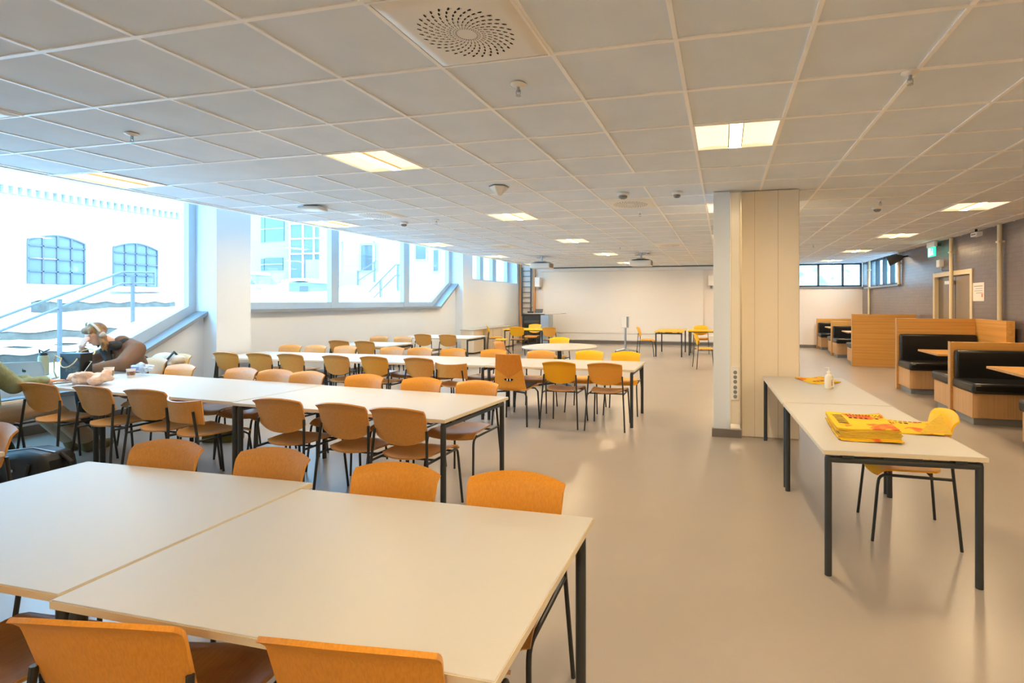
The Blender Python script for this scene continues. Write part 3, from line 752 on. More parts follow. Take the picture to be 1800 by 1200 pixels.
# ------------------------------------------------------------------ back of the room
t = thing('media_rack', 'black equipment rack with glass door in the back left corner', 'cabinet', (-6.6, 17.3, 0), .05)
obj('carcass', MB().box(-.34,-.3,.04,-.31,.3,1.12).box(.28,-.3,.04,.31,.3,1.12).box(-.34,-.3,.04,.31,.3,.08).box(-.34,-.3,1.08,.31,.3,1.12).box(-.34,.27,.04,.31,.3,1.12), 'blk', t, smooth=0)
for k in range(7):
    obj('device', MB().box(-.29,-.24,.14+k*.13,.26,.2,.24+k*.13), ['mid','alu','grey','tape','mid','alu','mid'][k], t, bevel=.004)
obj('door', MB().box(-.31,-.315,.08,.28,-.305,1.08), glassmat('rack_glass', (.55,.58,.62), .08), t, smooth=0)
obj('side_panel', MB().box(.33,-.28,.04,.62,.28,1.08), 'alu', t, smooth=0)
t = thing('lectern_top', 'thin white shelf top on the equipment rack', 'worktop', (-6.4, 17.2, 1.12), .05)
obj('board', MB().box(-.42,-.34,0.001,.95,.3,.028), 'top', t, bevel=.004)
t = thing('document_camera', 'small dark device with tilted screen on the rack top', 'device', (-6.5, 17.15, 1.149), .2)
obj('screen', MB().prism([(-.05,0.001),(.15,0.14),(.16,0.13),(-.03,0.001)], 'X', -.02, .26), 'mid', t)
obj('base', MB().box(-.26,-.1,0,-.06,.1,.06), 'blk', t, bevel=.01)
obj('stem', MB().tube([(-.16,0,.05),(-.18,0,.17),(-.08,-.03,.2)], .012), 'blk', t)
t = thing('cable_ladder', 'steel cable ladder running up the back left corner', 'cable ladder', (-7.3, YB-.06, 1.0))
for s in (-1, 1): obj('rail', MB().box(s*.18-.02,-.03,0,s*.18+.02,.03,1.85), 'rail', t)
m = MB()
for k in range(9): m.box(-.18,-.015,.1+k*.2,.18,.015,.125+k*.2)
obj('rungs', m, 'rail', t, smooth=0)
for x, lab in ((-7.54, 'orange wooden post left of the cable ladder'), (-6.98, 'orange wooden post right of the cable ladder')):
    tag(obj('wooden_post', MB().box(x-.035, YB-.1, 0, x+.035, YB, CEIL+.6), 'tape', bevel=.004), lab, 'post', 'posts beside the ladder')
t = thing('sideboard', 'long low white cabinet along the left wall near the corner', 'cabinet', (-7.34, 15.4, 0))
obj('body', MB().box(-.22,-1.6,.05,.2,1.6,.7), mat('cabinet_beech', '#E6D6BE', .5), t, bevel=.004)
obj('top', MB().box(-.24,-1.62,.7,.22,1.62,.725), 'top', t, bevel=.003)
m = MB()
for k in range(1, 5): m.box(.199,-1.6+k*.64-.004,.08,.202,-1.6+k*.64+.004,.68)
obj('door_gaps', m, 'mid', t, smooth=0)
t = thing('stool_base', 'dark swivel base with crossed legs beside the corner table', 'stool', (-6.35, 14.0, 0))
obj('column', MB().cyl((0,0,.12),(0,0,.42),.022), 'blk', t)
m = MB()
for k in range(5):
    a = .3 + k*2*PI/5; m.tube([(0,0,.3),(.27*math.cos(a),.27*math.sin(a),.02)], [.016,.012], 8)
obj('feet', m, 'blk', t)
obj('seat', MB().lathe([(.16,.42),(.19,.43),(.19,.45),(.16,.46)]), 'yel', t)
t = thing('sanitizer_stand', 'white hand sanitizer dispenser on a wheeled metal pole', 'dispenser', (-2.88, 15.2, 0))
obj('pole', MB().cyl((0,0,.1),(0,0,.8),.035), 'alu', t)
b = obj('dispenser', MB().box(-.11,-.08,.76,.11,.1,1.12), 'plastic', t, bevel=.02)
obj('front_panel', MB().box(.05,-.09,.78,.112,-.078,1.1), 'grey', b)
m = MB()
for k in range(5):
    a = .2 + k*2*PI/5; m.tube([(0,0,.12),(.2*math.cos(a),.2*math.sin(a),.09),(.36*math.cos(a),.36*math.sin(a),.07)], [.035,.025,.018], 8)
obj('foot', m, 'alu', t)
for k in range(5):
    a = .2 + k*2*PI/5; x, y = .36*math.cos(a), .36*math.sin(a)
    obj('caster', MB().cyl((x-.012,y,.035),(x+.012,y,.035),.035), 'dark', t)

# ------------------------------------------------------------------ things on the right tables
T = .716
t = thing('sanitizer_bottle', 'clear white pump bottle on the right-hand table', 'bottle', (.985, 5.3, T), .3)
cl = mat('milky_plastic', '#F0E8D4', .25, spec=.6)
obj('bottle', MB().lathe([(.036,0),(.04,.006),(.04,.1),(.034,.125),(.014,.142),(.013,.155)]), cl, t)
obj('pump', MB().lathe([(.016,.15),(.016,.166),(.006,.168),(.006,.19),(.012,.192),(.012,.2)]).box(-.045,-.008,.192,.01,.008,.203), 'plastic', t)
lb = obj('label', MB().box(.0,-.0415,.02,.03,-.036,.1), mat('bottle_label', '#F6EFD8', .5), t)
obj('label_print', MB().box(.004,-.043,.085,.02,-.0414,.09).box(.004,-.043,.03,.009,-.0414,.08).box(.014,-.043,.03,.017,-.0414,.075), mat('red_label', '#B0522E', .6), lb, smooth=0)

def newsmat(name):
    m = bpy.data.materials.new(name); m.use_nodes = True
    t = m.node_tree; b = t.nodes['Principled BSDF']; b.inputs['Roughness'].default_value = .7
    tc = t.nodes.new('ShaderNodeTexCoord')
    n = t.nodes.new('ShaderNodeTexNoise'); n.inputs['Scale'].default_value = 7; n.inputs['Detail'].default_value = 2
    t.links.new(tc.outputs['Object'], n.inputs['Vector'])
    r = t.nodes.new('ShaderNodeValToRGB'); r.color_ramp.interpolation = 'CONSTANT'
    e = r.color_ramp.elements; e[0].position = 0; e[0].color = lin('#F6C81E'); e[1].position = .56; e[1].color = lin('#F08A1C')
    x = e.new(.62); x.color = lin('#E86A20')
    t.links.new(n.outputs['Fac'], r.inputs[0]); t.links.new(r.outputs[0], b.inputs['Base Color'])
    return m
M['news'] = newsmat('printed_newspaper'); M['newsp'] = mat('newspaper_pages', '#E2BC3A', .8, hex2='#CFA63E', scale=30, stretch=(1,1,20)); M['ink'] = mat('newspaper_ink', '#3A2E1E', .8)
def paper_sheet(L_, W_, z0, rz, curl, dx=0, dy=0):
    def f(u, v):
        x, y = u*L_/2, (v-.5)*W_
        z = z0 + curl*(max(0,u)**3) + .004*math.sin(3*u+v*4)
        c, s = math.cos(rz), math.sin(rz)
        return (dx + x*c - y*s, dy + x*s + y*c, z)
    return f
t = thing('newspaper_pile', 'pile of folded yellow newspapers on the right-hand table', 'newspapers', (.86, 3.58, T), -.02)
for k in range(9):
    obj('newspaper', MB().shell(paper_sheet(.34, .46, .008+k*.0068, random.uniform(-.035,.035), .006, random.uniform(-.012,.012), -.035 + k*.008), 12, 6, .0058), 'newsp' if k not in (0, 1, 8) else 'news', t)
m = MB()
z = .0725
for r_, y0, hgt, n in ((0,.06,.03,7),(1,.13,.012,12),(2,.17,.012,11)):
    for k in range(n):
        wd = .2/n; x0 = -.06 + k*(.22/n)
        if random.random() < .85: m.box(x0, y0, z, x0+wd*.62, y0+hgt*random.uniform(.6,1), z+.0012)
for k in range(9): m.box(-.15, -.1+k*.03, z, -.09, -.092+k*.03, z+.0012)
obj('headline', m, 'ink', t, smooth=0)
t = thing('newspaper', 'yellow newspaper with one corner folded up beside the pile', 'newspaper', (1.2, 3.76, T), -.08)
obj('pages', MB().shell(paper_sheet(.3, .36, .006, 0, .004), 12, 6, .006), 'news', t)
def flap(u, v):
    k = (u+1)/2; return (.02 + .17*k, -.17 + .2*v*k + .02*v, .012 + .11*v*k*(1-.25*k))
obj('folded_corner', MB().shell(flap, 8, 8, .002), 'newsp', t)
m = MB()
for k in range(8): m.box(-.13+k*.03, .13, .0115, -.112+k*.03, .142, .0125)
for k in range(4): m.box(-.12+k*.034, .07, .0115, -.098+k*.034, .1, .0125)
obj('headline', m, 'ink', t, smooth=0)
t = thing('newspaper', 'thin yellow newspaper at the far end by the column', 'newspaper', (.96, 5.78, T), .35)
obj('pages', MB().shell(paper_sheet(.3, .38, .007, 0, .006), 12, 6, .009), 'news', t)
m = MB()
for k in range(5): m.box(-.1+k*.04, -.12, .0135, -.075+k*.04, -.09, .0145)
obj('headline', m, 'ink', t, smooth=0)

# ------------------------------------------------------------------ things on the laptop tables
def laptop(x, y, rz, ang, lab, logo):
    t = thing('laptop', lab, 'laptop', (x,y,T), rz)
    obj('base', MB().box(-.155,-.11,.002,.155,.11,.016), 'alu', t, bevel=.004)
    obj('keyboard', MB().box(-.135,-.02,.016,.135,.09,.0172).box(-.05,-.1,.016,.05,-.035,.0168), 'mid', t, smooth=0)
    a = math.radians(ang)
    lid = obj('lid', MB().box(-.155,-.003,0,.155,.003,.215), mat('silver_lid', '#C9D6DD', .35, metal=.3), t, bevel=.003)
    lid.location = (0,.11,.016); lid.rotation_euler = (-a,0,0)
    obj('display', MB().box(-.147,-.0045,.01,.147,-.0031,.207), mat('display_glass', '#22313B', .15), lid, smooth=0)
    if logo: obj('emblem', MB().lathe([(.016,-.0008),(.016,.0008)], (0,0,0), 16).box(.004,.014,-.0008,.01,.026,.0008), 'mid', lid, smooth=0).matrix_local = Matrix.Translation((0,.0034,.11)) @ Matrix.Rotation(PI/2,4,'X')
    return t
laptop(-7.16, 3.94, PI+.62, 25, 'silver open laptop with its lid back toward the camera', True)
laptop(-6.72, 3.88, -.2, 30, 'open laptop under the typing hands of the man', False)
t = thing('water_bottle', 'sage green steel bottle with black lid by the window', 'bottle', (-7.52, 4.22, T), .4)
obj('body', MB().lathe([(.04,0),(.045,.005),(.045,.2),(.04,.22),(.034,.225)], n=28), mat('sage_coating', '#9DA48A', .45), t)
obj('lid', MB().lathe([(.036,.222),(.036,.25),(.03,.256)]), 'blk', t)
obj('handle', MB().tube([(-.034,0,.24),(-.04,0,.29),(.0,0,.262),(.03,0,.275),(.06,0,.292)], .008, 8), 'blk', t)
t = thing('drink_can', 'small blue and red printed can beside the silver laptop', 'can', (-7.5, 3.97, T))
obj('body', MB().lathe([(.028,0),(.032,.006),(.032,.1),(.027,.112)], n=24), mat('blue_print', '#6FA6CF', .35, hex2='#B0506A', scale=16), t)
obj('top', MB().lathe([(.027,.112),(.025,.114)]), 'alu', t)
t = thing('tote_bag', 'black paper carrier bag with gold print and rope handles', 'bag', (-6.68, 4.02, T), .15)
bl = mat('black_card', '#15161A', .45)
obj('body', MB().prism([(-.115,0),(.115,0),(.12,.29),(-.12,.29)], 'Y', -.06, .06), bl, t, bevel=.004)
obj('print', MB().box(-.05,-.0625,.1,.1,-.0605,.16).box(-.02,-.0625,.03,.11,-.0605,.085), mat('gold_print', '#6E5A2E', .5, hex2='#1B1A18', scale=30), t, smooth=0)
rope = mat('cream_rope', '#D9C79A', .7)
for yy, zz, xo in ((-.066, .24, .0), (.066, .27, .03)):
    p = []
    for k in range(13):
        a = k/12*PI; p.append((-.09*math.cos(a)+xo, yy - .045*math.sin(a)*(1 if yy < 0 else -1), zz - .0 + (.05 if yy > 0 else -.09)*math.sin(a)))
    obj('handle', MB().tube(p, .006, 8), rope, t)
obj('handle', MB().tube([(-.09,-.066,.24),(-.13,-.09,.27),(-.16,-.08,.22),(-.145,-.09,.1),(-.12,-.085,.03)], .006, 8), rope, t)
t = thing('scarf', 'crumpled fluffy pink scarf lying at the table edge', 'scarf', (-6.22, 3.86, T))
m = MB()
rs_ = random.Random(8)
for k in range(14):
    x_ = -.17 + .33*k/13
    m.ball((x_, rs_.uniform(-.05,.05), .04 + .03*rs_.random() + .02*math.sin(k)), (.05+.02*rs_.random(), .06, .035+.015*rs_.random()), 10)
m.tube([(.1,.06,.05),(.14,.05,.1),(.17,.03,.12),(.19,.0,.09),(.2,-.02,.04)], [.03,.038,.042,.04,.03], 9)
m.tube([(-.15,-.05,.06),(-.06,-.08,.1),(.03,-.05,.11),(.08,.02,.08)], [.02,.03,.032,.02], 9)
obj('cloth', m, mat('pink_wool', '#EDCDB8', 1.0, bump=.7, bscale=70), t, remesh=.009)
dm = t.children[0].modifiers.new('Displace', 'DISPLACE'); dt = bpy.data.textures.new('wool_folds', 'CLOUDS'); dt.noise_scale = .035; dm.texture = dt; dm.strength = .024; dm.mid_level = .5
def cup(x, y, h, r, m1, m2, lab):
    t = thing('paper_cup', lab, 'cup', (x,y,T))
    obj('body', MB().lathe([(r*.72,0),(r*.95,h*.93),(r,h*.94),(r,h),(r*.93,h),(r*.9,h*.9),(r*.7,.01)], n=24), m1, t)
    obj('sleeve', MB().lathe([(r*.8,h*.25),(r*.93,h*.72),(r*.94,h*.72),(r*.81,h*.25)], n=24), m2, t)
cup(-6.5, 4.2, .12, .045, 'plastic', mat('kraft_sleeve', '#B58A5C', .7), 'tall white paper cup with kraft sleeve near the scarf')
cup(-6.38, 4.33, .09, .042, 'plastic', mat('red_brown_pattern', '#8E5D4E', .6, hex2='#D8C3B0', scale=40, stretch=(1,1,.2)), 'short paper cup with red brown pattern beside the plastic bag')
t = thing('plastic_bag', 'crumpled clear plastic bag lying behind the short cup', 'bag', (-6.42, 4.47, T+.02))
film = bpy.data.materials.new('clear_film'); film.use_nodes = True
_t = film.node_tree; _b = _t.nodes['Principled BSDF']; _b.inputs['Base Color'].default_value = lin('#DCE6F0'); _b.inputs['Roughness'].default_value = .15; _b.inputs['Alpha'].default_value = .55
m = MB(); bmesh.ops.create_icosphere(m.bm, subdivisions=4, radius=1)
rp = random.Random(11); dirs = [Vector((rp.gauss(0,1), rp.gauss(0,1), rp.gauss(0,1))).normalized() for _ in range(22)]
for v in m.bm.verts:
    n_ = v.co.normalized(); k = 1.15 - max(abs(n_.dot(d_))**18*.5 for d_ in dirs) - .12*abs(math.sin(9*n_.x+4*n_.z))
    v.co = Vector((n_.x*.17*k, n_.y*.075*k, .062 + n_.z*.06*k))
obj('film', m, film, t, smooth=25)
obj('print', MB().box(-.05,-.08,.045,.06,-.076,.085), mat('blue_film_print', '#6C7FB5', .3), t, smooth=0)

# bags on floor and on chairs
t = thing('duffel_bag', 'large black bag standing on the floor at the left edge', 'bag', (-5.36, 2.93, 0), .15)
nyl = mat('black_nylon', '#17191C', .5, bump=.2, bscale=18)
m = MB()
m.prism([(-.27,.0),(.27,.0),(.285,.2),(.25,.36),(.05,.39),(-.2,.36),(-.29,.2)], 'Y', -.13, .13)
obj('body', m, nyl, t, bevel=.05)
obj('zip', MB().tube([(-.2,-.02,.365),(.05,-.02,.395),(.24,-.02,.365)], .006, 6), 'alu', t)
obj('strap', MB().tube([(-.14,-.135,.22),(-.08,-.15,.12),(.06,-.15,.1),(.14,-.14,.2),(.16,-.135,.3)], .012, 8), nyl, t)
obj('strap', MB().tube([(.24,.02,.35),(.33,.02,.28),(.34,.02,.18),(.28,.02,.08)], .016, 8), nyl, t)
obj('stud', MB().cyl((.02,-.133,.25),(.02,-.14,.25),.01), 'alu', t)
t = thing('backpack', 'black backpack on the floor beside the seated man', 'bag', (-6.18, 3.12, 0), .3)
m = MB(); m.ball((0,0,.2), (.17,.12,.2), 14); m.box(-.14,-.1,.0,.14,.1,.2)
obj('body', m, nyl, t, remesh=.015)
obj('strap', MB().tube([(-.08,-.1,.32),(-.1,-.16,.2),(-.08,-.12,.06)], .014, 8), nyl, t)
t = thing('canvas_bag', 'olive canvas bag on the floor under the laptop row', 'bag', (-5.45, 4.62, 0), .2)
m = MB(); m.box(-.17,-.1,.0,.17,.1,.09); m.ball((-.1,0,.1), (.08,.09,.06), 10); m.ball((.06,0,.1), (.1,.09,.07), 10)
obj('body', m, mat('olive_canvas', '#6E6A3C', .9, bump=.3, bscale=40), t, remesh=.014)
obj('handle', MB().tube([(-.06,-.02,.14),(0,-.03,.19),(.06,-.02,.15)], .008, 8), 'mid', t)
t = thing('handbag', 'beige soft bag with dark strap resting on a chair by the wall', 'bag', (-7.3, 5.36, .47), .1)
m = MB(); m.box(-.2,-.1,.0,.2,.1,.26); m.ball((0,0,.28), (.2,.11,.12), 14); m.ball((.2,0,.3), (.12,.08,.07), 10)
obj('body', m, mat('beige_canvas', '#DCCBB4', .85, bump=.2, bscale=40), t, remesh=.016)
obj('strap', MB().tube([(.12,-.12,.1),(.15,-.12,.3),(.16,-.02,.41),(.14,.1,.3)], .015, 8), 'blk', t)
obj('pocket', MB().box(-.12,-.125,.04,.1,-.1,.2), mat('grey_beige_canvas', '#B7AEA2', .85), t, bevel=.02)
put(OAK, -7.36, 5.34, PI, 'oak chair by the wall carrying the beige bag')
t = thing('jacket', 'dark navy jacket hung over the chair beside the woman', 'jacket', (-7.52, 5.14, .5), .1)
m = MB(); m.box(-.16,-.07,.0,.16,.07,.28); m.ball((0,0,.3), (.19,.1,.07), 12); m.ball((-.15,0,.15), (.06,.1,.16), 10); m.ball((.15,0,.15), (.06,.1,.16), 10)
obj('shell', m, mat('navy_cloth', '#2A3446', .85, bump=.3, bscale=25), t, remesh=.016)
obj('lining', MB().box(-.1,-.082,.05,.1,-.07,.26), 'mid', t, bevel=.01)

# ------------------------------------------------------------------ people
SKIN = mat('skin', '#E0AC90', .5)
def finger(m, p, d, up, L_, r=.0085, curl=.5):
    d = Vector(d).normalized(); up = Vector(up).normalized(); p = Vector(p); q = p
    for k in range(3):
        a = curl*k; dd = (d*math.cos(a) - up*math.sin(a)); e = q + dd*L_*(.42, .32, .26)[k]
        m.caps(q, e, r*(1-.08*k), r*(.92-.08*k), 7); q = e
def hand(m, wrist, d, side, up=(0,0,1)):
    wrist = Vector(wrist); d = Vector(d).normalized(); up = Vector(up); s = d.cross(up).normalized()
    for k in range(4):
        o = (k-1.5)*.02
        m.caps(wrist + s*o*.6, wrist + d*.085 + s*o, .0155, .012, 8)
        finger(m, wrist + d*.085 + s*o, d, up, (.068,.078,.073,.057)[k if side > 0 else 3-k], curl=.42)
    finger(m, wrist + d*.03 - s*side*.03, (d - s*side*.8), up, .058, .0095, .25)
def head(m, c, f, r=.095):
    # c centre of the skull, f facing direction; nose, chin, ears
    c = Vector(c); f = Vector(f).normalized(); sd = f.cross(Vector((0,0,1))).normalized(); up = sd.cross(f).normalized()
    m.ball(c + up*.02, (r*.82+.008, r*.82+.008, r*1.08), 16)
    m.ball(c + f*.022 - up*.045, (r*.7, r*.7, r*.85), 14)
    m.caps(c + f*.055 - up*.085, c + f*.06 - up*.095, .028, .026, 10)
    m.caps(c + f*.085 + up*.01, c + f*.108 - up*.03, .011, .015, 8)
    m.caps(c + f*.09 - up*.062 - sd*.015, c + f*.09 - up*.062 + sd*.015, .010, .010, 8)
    for s in (-1, 1):
        m.caps(c + sd*s*.083 - f*.005 + up*.015, c + sd*s*.083 - f*.008 - up*.025, .013, .01, 8)
        m.caps(c + f*.077 + up*.03 + sd*s*.02, c + f*.07 + up*.03 + sd*s*.045, .011, .010, 8)
    return c, f, sd, up
def face(parent, c, f, sd, up):
    m = MB()
    for s in (-1, 1): m.ball(c + f*.079 + up*.012 + sd*s*.032, .0085, 8)
    obj('eyes', m, 'dark', parent)
    m = MB(); m.tube([c + f*.099 - up*.062 - sd*.022, c + f*.103 - up*.064, c + f*.099 - up*.062 + sd*.022], .005, 6)
    obj('lips', m, mat('lips', '#B86A5C', .5), parent)

# woman leaning over the table, facing the camera
wx, wy = -7.16, 4.86
t = thing('person', 'woman with headphones and glasses in a brown fluffy jacket leaning over the table', 'person', (wx, wy, 0))
hc = Vector((-.1,-.3,1.16)); hf = Vector((-.12,-.85,-.42))
m = MB()
c_, f_, sd_, up_ = head(m, hc, hf)
m.caps((0,-.12,1.0), hc - up_*.05 - f_*.03, .052, .05)
m.caps((0,0,.52), (0,-.04,.75), .13, .125); m.caps((0,-.04,.75), (0,-.1,.98), .125, .1)
for s in (-1, 1):
    m.caps((s*.06,-.1,.98), (s*.17,-.1,.95), .06, .055)
m.caps((.17,-.1,.95), (.27,-.3,.80), .05, .042); m.caps((.27,-.3,.80), (.1,-.5,.765), .038, .03)
hand(m, (.1,-.5,.765), (-1,-.3,.0), 1)
m.caps((-.17,-.1,.95), (-.26,-.3,.83), .05, .042); m.caps((-.26,-.3,.83), (-.14,-.42,1.03), .038, .028)
hand(m, (-.14,-.42,1.03), (.5,-.05,.5), -1, (0,-1,0))
for s in (-1, 1):
    m.caps((s*.09,.0,.5), (s*.1,-.42,.52), .08, .062); m.caps((s*.1,-.42,.52), (s*.1,-.4,.1), .058, .042); m.caps((s*.1,-.4,.06), (s*.1,-.54,.035), .04, .03)
obj('body', m, SKIN, t, remesh=.0085)
face(t, c_, f_, sd_, up_)
m = MB()
fl = mat('brown_fleece', '#7D5F4B', .95, bump=.6, bscale=120)
m.caps((0,0,.52), (0,-.02,.75), .175, .18); m.caps((0,-.02,.75), (0,-.06,.96), .18, .15)
m.caps((.0,-.08,1.03), (.0,-.1,1.06), .09, .08)
for s in (-1, 1): m.caps((s*.05,-.06,1.0), (s*.19,-.07,.97), .1, .095)
m.caps((.19,-.08,.95), (.3,-.28,.82), .1, .088); m.caps((.3,-.28,.82), (.15,-.47,.785), .08, .055)
m.caps((-.18,-.09,.95), (-.28,-.29,.83), .08, .07); m.caps((-.28,-.29,.83), (-.17,-.38,.97), .06, .045)
obj('jacket', m, fl, t, remesh=.011)
m = MB(); m.caps((-.06,-.2,1.02), (.06,-.2,1.02), .058, .058); m.caps((-.07,-.17,1.03), (.05,-.1,1.05), .055, .06); m.caps((-.04,-.25,.97), (.0,-.24,.86), .05, .04)
obj('scarf', m, mat('charcoal_scarf', '#33373A', .9, bump=.4, bscale=60), t, remesh=.012)
obj('shirt', MB().shell(lambda u, v: (u*.075-.0, -.215+.05*abs(u)+.05*(1-v), .62+.3*v), 8, 8, .006), mat('grey_top', '#9A958F', .8), t)
m = MB()
for s in (-1, 1):
    m.caps((s*.09,.0,.5), (s*.1,-.43,.52), .105, .078); m.caps((s*.1,-.43,.52), (s*.1,-.4,.12), .075, .06)
obj('trousers', m, mat('black_trousers', '#1E2024', .8), t, remesh=.012)
m = MB()
for s in (-1, 1): m.caps((s*.1,-.39,.05), (s*.1,-.56,.045), .05, .042)
obj('shoes', m, 'blk', t, remesh=.01)
m = MB()
hairm = mat('brown_blond_hair', '#7A5A3C', .6, hex2='#A88557', scale=14, stretch=(1,1,.2), bump=.6, bscale=40)
m.ball(hc + up_*.05 - f_*.025, (.1,.1,.095), 16)
m.ball(hc + up_*.075 + f_*.045, (.075,.06,.045), 12)
rd = random.Random(3)
for k in range(34):
    a = PI*k/33; sx = math.cos(a)
    if sx > .75: continue
    st = hc - f_*.05*math.sin(a) + sd_*sx*.09 + up_*.06
    o = sd_*sx; bk = Vector((-f_.x, -f_.y, 0)).normalized()*math.sin(a)
    L_ = .2 + .07*rd.random(); w_ = rd.uniform(-.02,.02)
    pts = [st]
    for q in range(1, 6):
        f5 = q/5
        pts.append(st + o*(.02 + .035*f5 + .018*math.sin(q*2.2+k)) + bk*(.05*f5+.02*math.sin(q*1.7+k*2)) + Vector((w_*f5, .02*f5, -L_*f5)))
    m.tube(pts, [.02,.022,.021,.019,.015,.006], 7)
for k in range(9):
    x_ = (k-4)/4*.085
    m.tube([hc + up_*.1 + sd_*x_*.3, hc + f_*.045 + up_*.1 + sd_*x_*.8, hc + f_*.072 + up_*.066 + sd_*x_, hc + f_*.066 + up_*.04 + sd_*x_*1.15], [.018,.018,.012,.005], 7)
obj('hair', m, hairm, t, remesh=.009)
m = MB(); arc = []
for k in range(17):
    a = PI*k/16; arc.append(hc + sd_*math.cos(a)*.118 + up_*(.02+.148*math.sin(a)) + f_*.0)
m.tube(arc, .012, 8)
hp = obj('headphones', m, mat('cream_plastic', '#D9D2C8', .4), t)
for s in (-1, 1): obj('ear_cup', MB().caps(hc + sd_*s*.108, hc + sd_*s*.128, .04, .034, 14), mat('beige_cup', '#B9B0A6', .45), hp)
m = MB()
for s in (-1, 1):
    ctr = hc + f_*.105 + up_*.012 + sd_*s*.034
    m.tube([ctr + sd_*.026*math.cos(2*PI*k/14) + up_*.022*math.sin(2*PI*k/14) for k in range(14)], .003, 6, closed=True)
    m.tube([ctr + sd_*s*.026, hc + sd_*s*.088 + up_*.015], .003, 6)
m.tube([hc + f_*.106 + up_*.014 - sd_*.009, hc + f_*.106 + up_*.014 + sd_*.009], .003, 6)
obj('glasses', m, mat('pale_frame', '#B9A6A0', .3), t)

# man at the left edge, typing, seen in profile
mx_, my_ = -6.5, 3.17
t = thing('person', 'man in a green knitted sweater typing on a laptop, cut off by the left edge', 'person', (mx_, my_, 0))
hc = Vector((0,.06,1.27)); hf = Vector((.05,.95,-.28))
m = MB()
c_, f_, sd_, up_ = head(m, hc, hf)
m.caps((0,-.02,1.05), hc - up_*.06 - f_*.03, .06, .056)
m.caps((0,-.02,.5), (0,-.03,.78), .14, .14); m.caps((0,-.03,.78), (0,-.02,1.02), .15, .11)
for s in (-1, 1):
    m.caps((s*.07,-.02,1.0), (s*.19,-.01,.97), .065, .06)
    m.caps((s*.19,-.01,.97), (s*.2,.16,.77), .052, .043); m.caps((s*.2,.16,.77), (s*.11,.46,.775), .04, .029)
    hand(m, (s*.11,.46,.775), (-s*.15,1,-.02), s)
    m.caps((s*.1,.0,.5), (s*.11,.45,.53), .085, .065); m.caps((s*.11,.45,.53), (s*.11,.75,.12), .06, .045); m.caps((s*.11,.77,.07), (s*.11,.92,.04), .04, .034)
obj('body', m, SKIN, t, remesh=.0085)
face(t, c_, f_, sd_, up_)
m = MB(); gs = mat('green_knit', '#6F7646', .95, hex2='#9FA98C', scale=5, bump=.6, bscale=80)
m.caps((0,-.02,.5), (0,-.04,.76), .185, .185); m.caps((0,-.04,.76), (0,-.02,.98), .185, .135); m.caps((0,.0,1.04), (0,.015,1.08), .085, .075)
for s in (-1, 1):
    m.caps((s*.06,-.02,1.0), (s*.2,-.01,.97), .09, .088)
    m.caps((s*.19,-.01,.97), (s*.2,.16,.78), .088, .074); m.caps((s*.2,.16,.78), (s*.12,.41,.79), .066, .048)
obj('sweater', m, gs, t, remesh=.012)
m = MB()
for s in (-1, 1):
    m.caps((s*.1,.0,.5), (s*.11,.46,.53), .105, .082); m.caps((s*.11,.46,.53), (s*.11,.74,.17), .078, .085)
obj('trousers', m, mat('beige_trousers', '#B5A28A', .85), t, remesh=.012)
m = MB()
for s in (-1, 1): m.caps((s*.11,.74,.16), (s*.11,.77,.06), .062, .055); m.caps((s*.11,.77,.055), (s*.11,.95,.05), .055, .048)
obj('boots', m, mat('olive_boots', '#6E6645', .7), t, remesh=.01)
m = MB(); m.ball(hc + up_*.055 - f_*.02, (.088,.09,.085), 14); m.ball(hc - f_*.05, (.075,.06,.09), 12)
obj('hair', m, mat('short_dark_hair', '#3A2A26', .8, bump=.5, bscale=120), t, remesh=.009)
put(OAK, mx_+.0, my_+.0, 0, 'oak chair under the seated man at the left edge')
put(OAK, wx, wy+.02, PI, 'oak chair under the seated woman')

# ------------------------------------------------------------------ outside
def ground():
    m = MB(); X = [-8.25 - .35*k for k in range(0, 20)] + [-15.5 - 1.0*k for k in range(0, 30)]; Y = [-6 + k*1.0 for k in range(0, 9)] + [2.6 + .4*k for k in range(0, 20)] + [10.6 + k for k in range(0, 36)]
    def h(x, y):
        d = -x - 8.2
        lo = .22 if d < 2.4 else (.55 if d < 3.05 else (.72 if d < 3.75 else min(1.45, .96 + (d-3.75)*.1)))
        n = .05*math.sin(x*1.7+y*.9) + .04*math.sin(x*.7-y*1.9+1) + .03*math.sin(3.1*x+2.3*y)
        slope = .25 + (y-4.6)*.6 - max(0, d-1.0)*.55
        hi = 1.3 + min(2.2, max(0, (y-10)*.055) + max(0, d-2)*.02)
        k = min(1, max(0, (y-8.0)/1.5))
        lo = max(lo, min(1.3, slope)); z = lo*(1-k) + hi*k
        return z + n*min(1, d*.4)*(1 if d > 4 or k > .3 else .5)
    V = [[m.bm.verts.new((x, y, h(x, y))) for y in Y] for x in X]
    for i in range(len(X)-1):
        for j in range(len(Y)-1): m.bm.faces.new((V[i][j], V[i][j+1], V[i+1][j+1], V[i+1][j]))
    return m
g = struct('trim_9', ground(), 'snow', smooth=180, recalc=True); g.name = 'snow_ground'
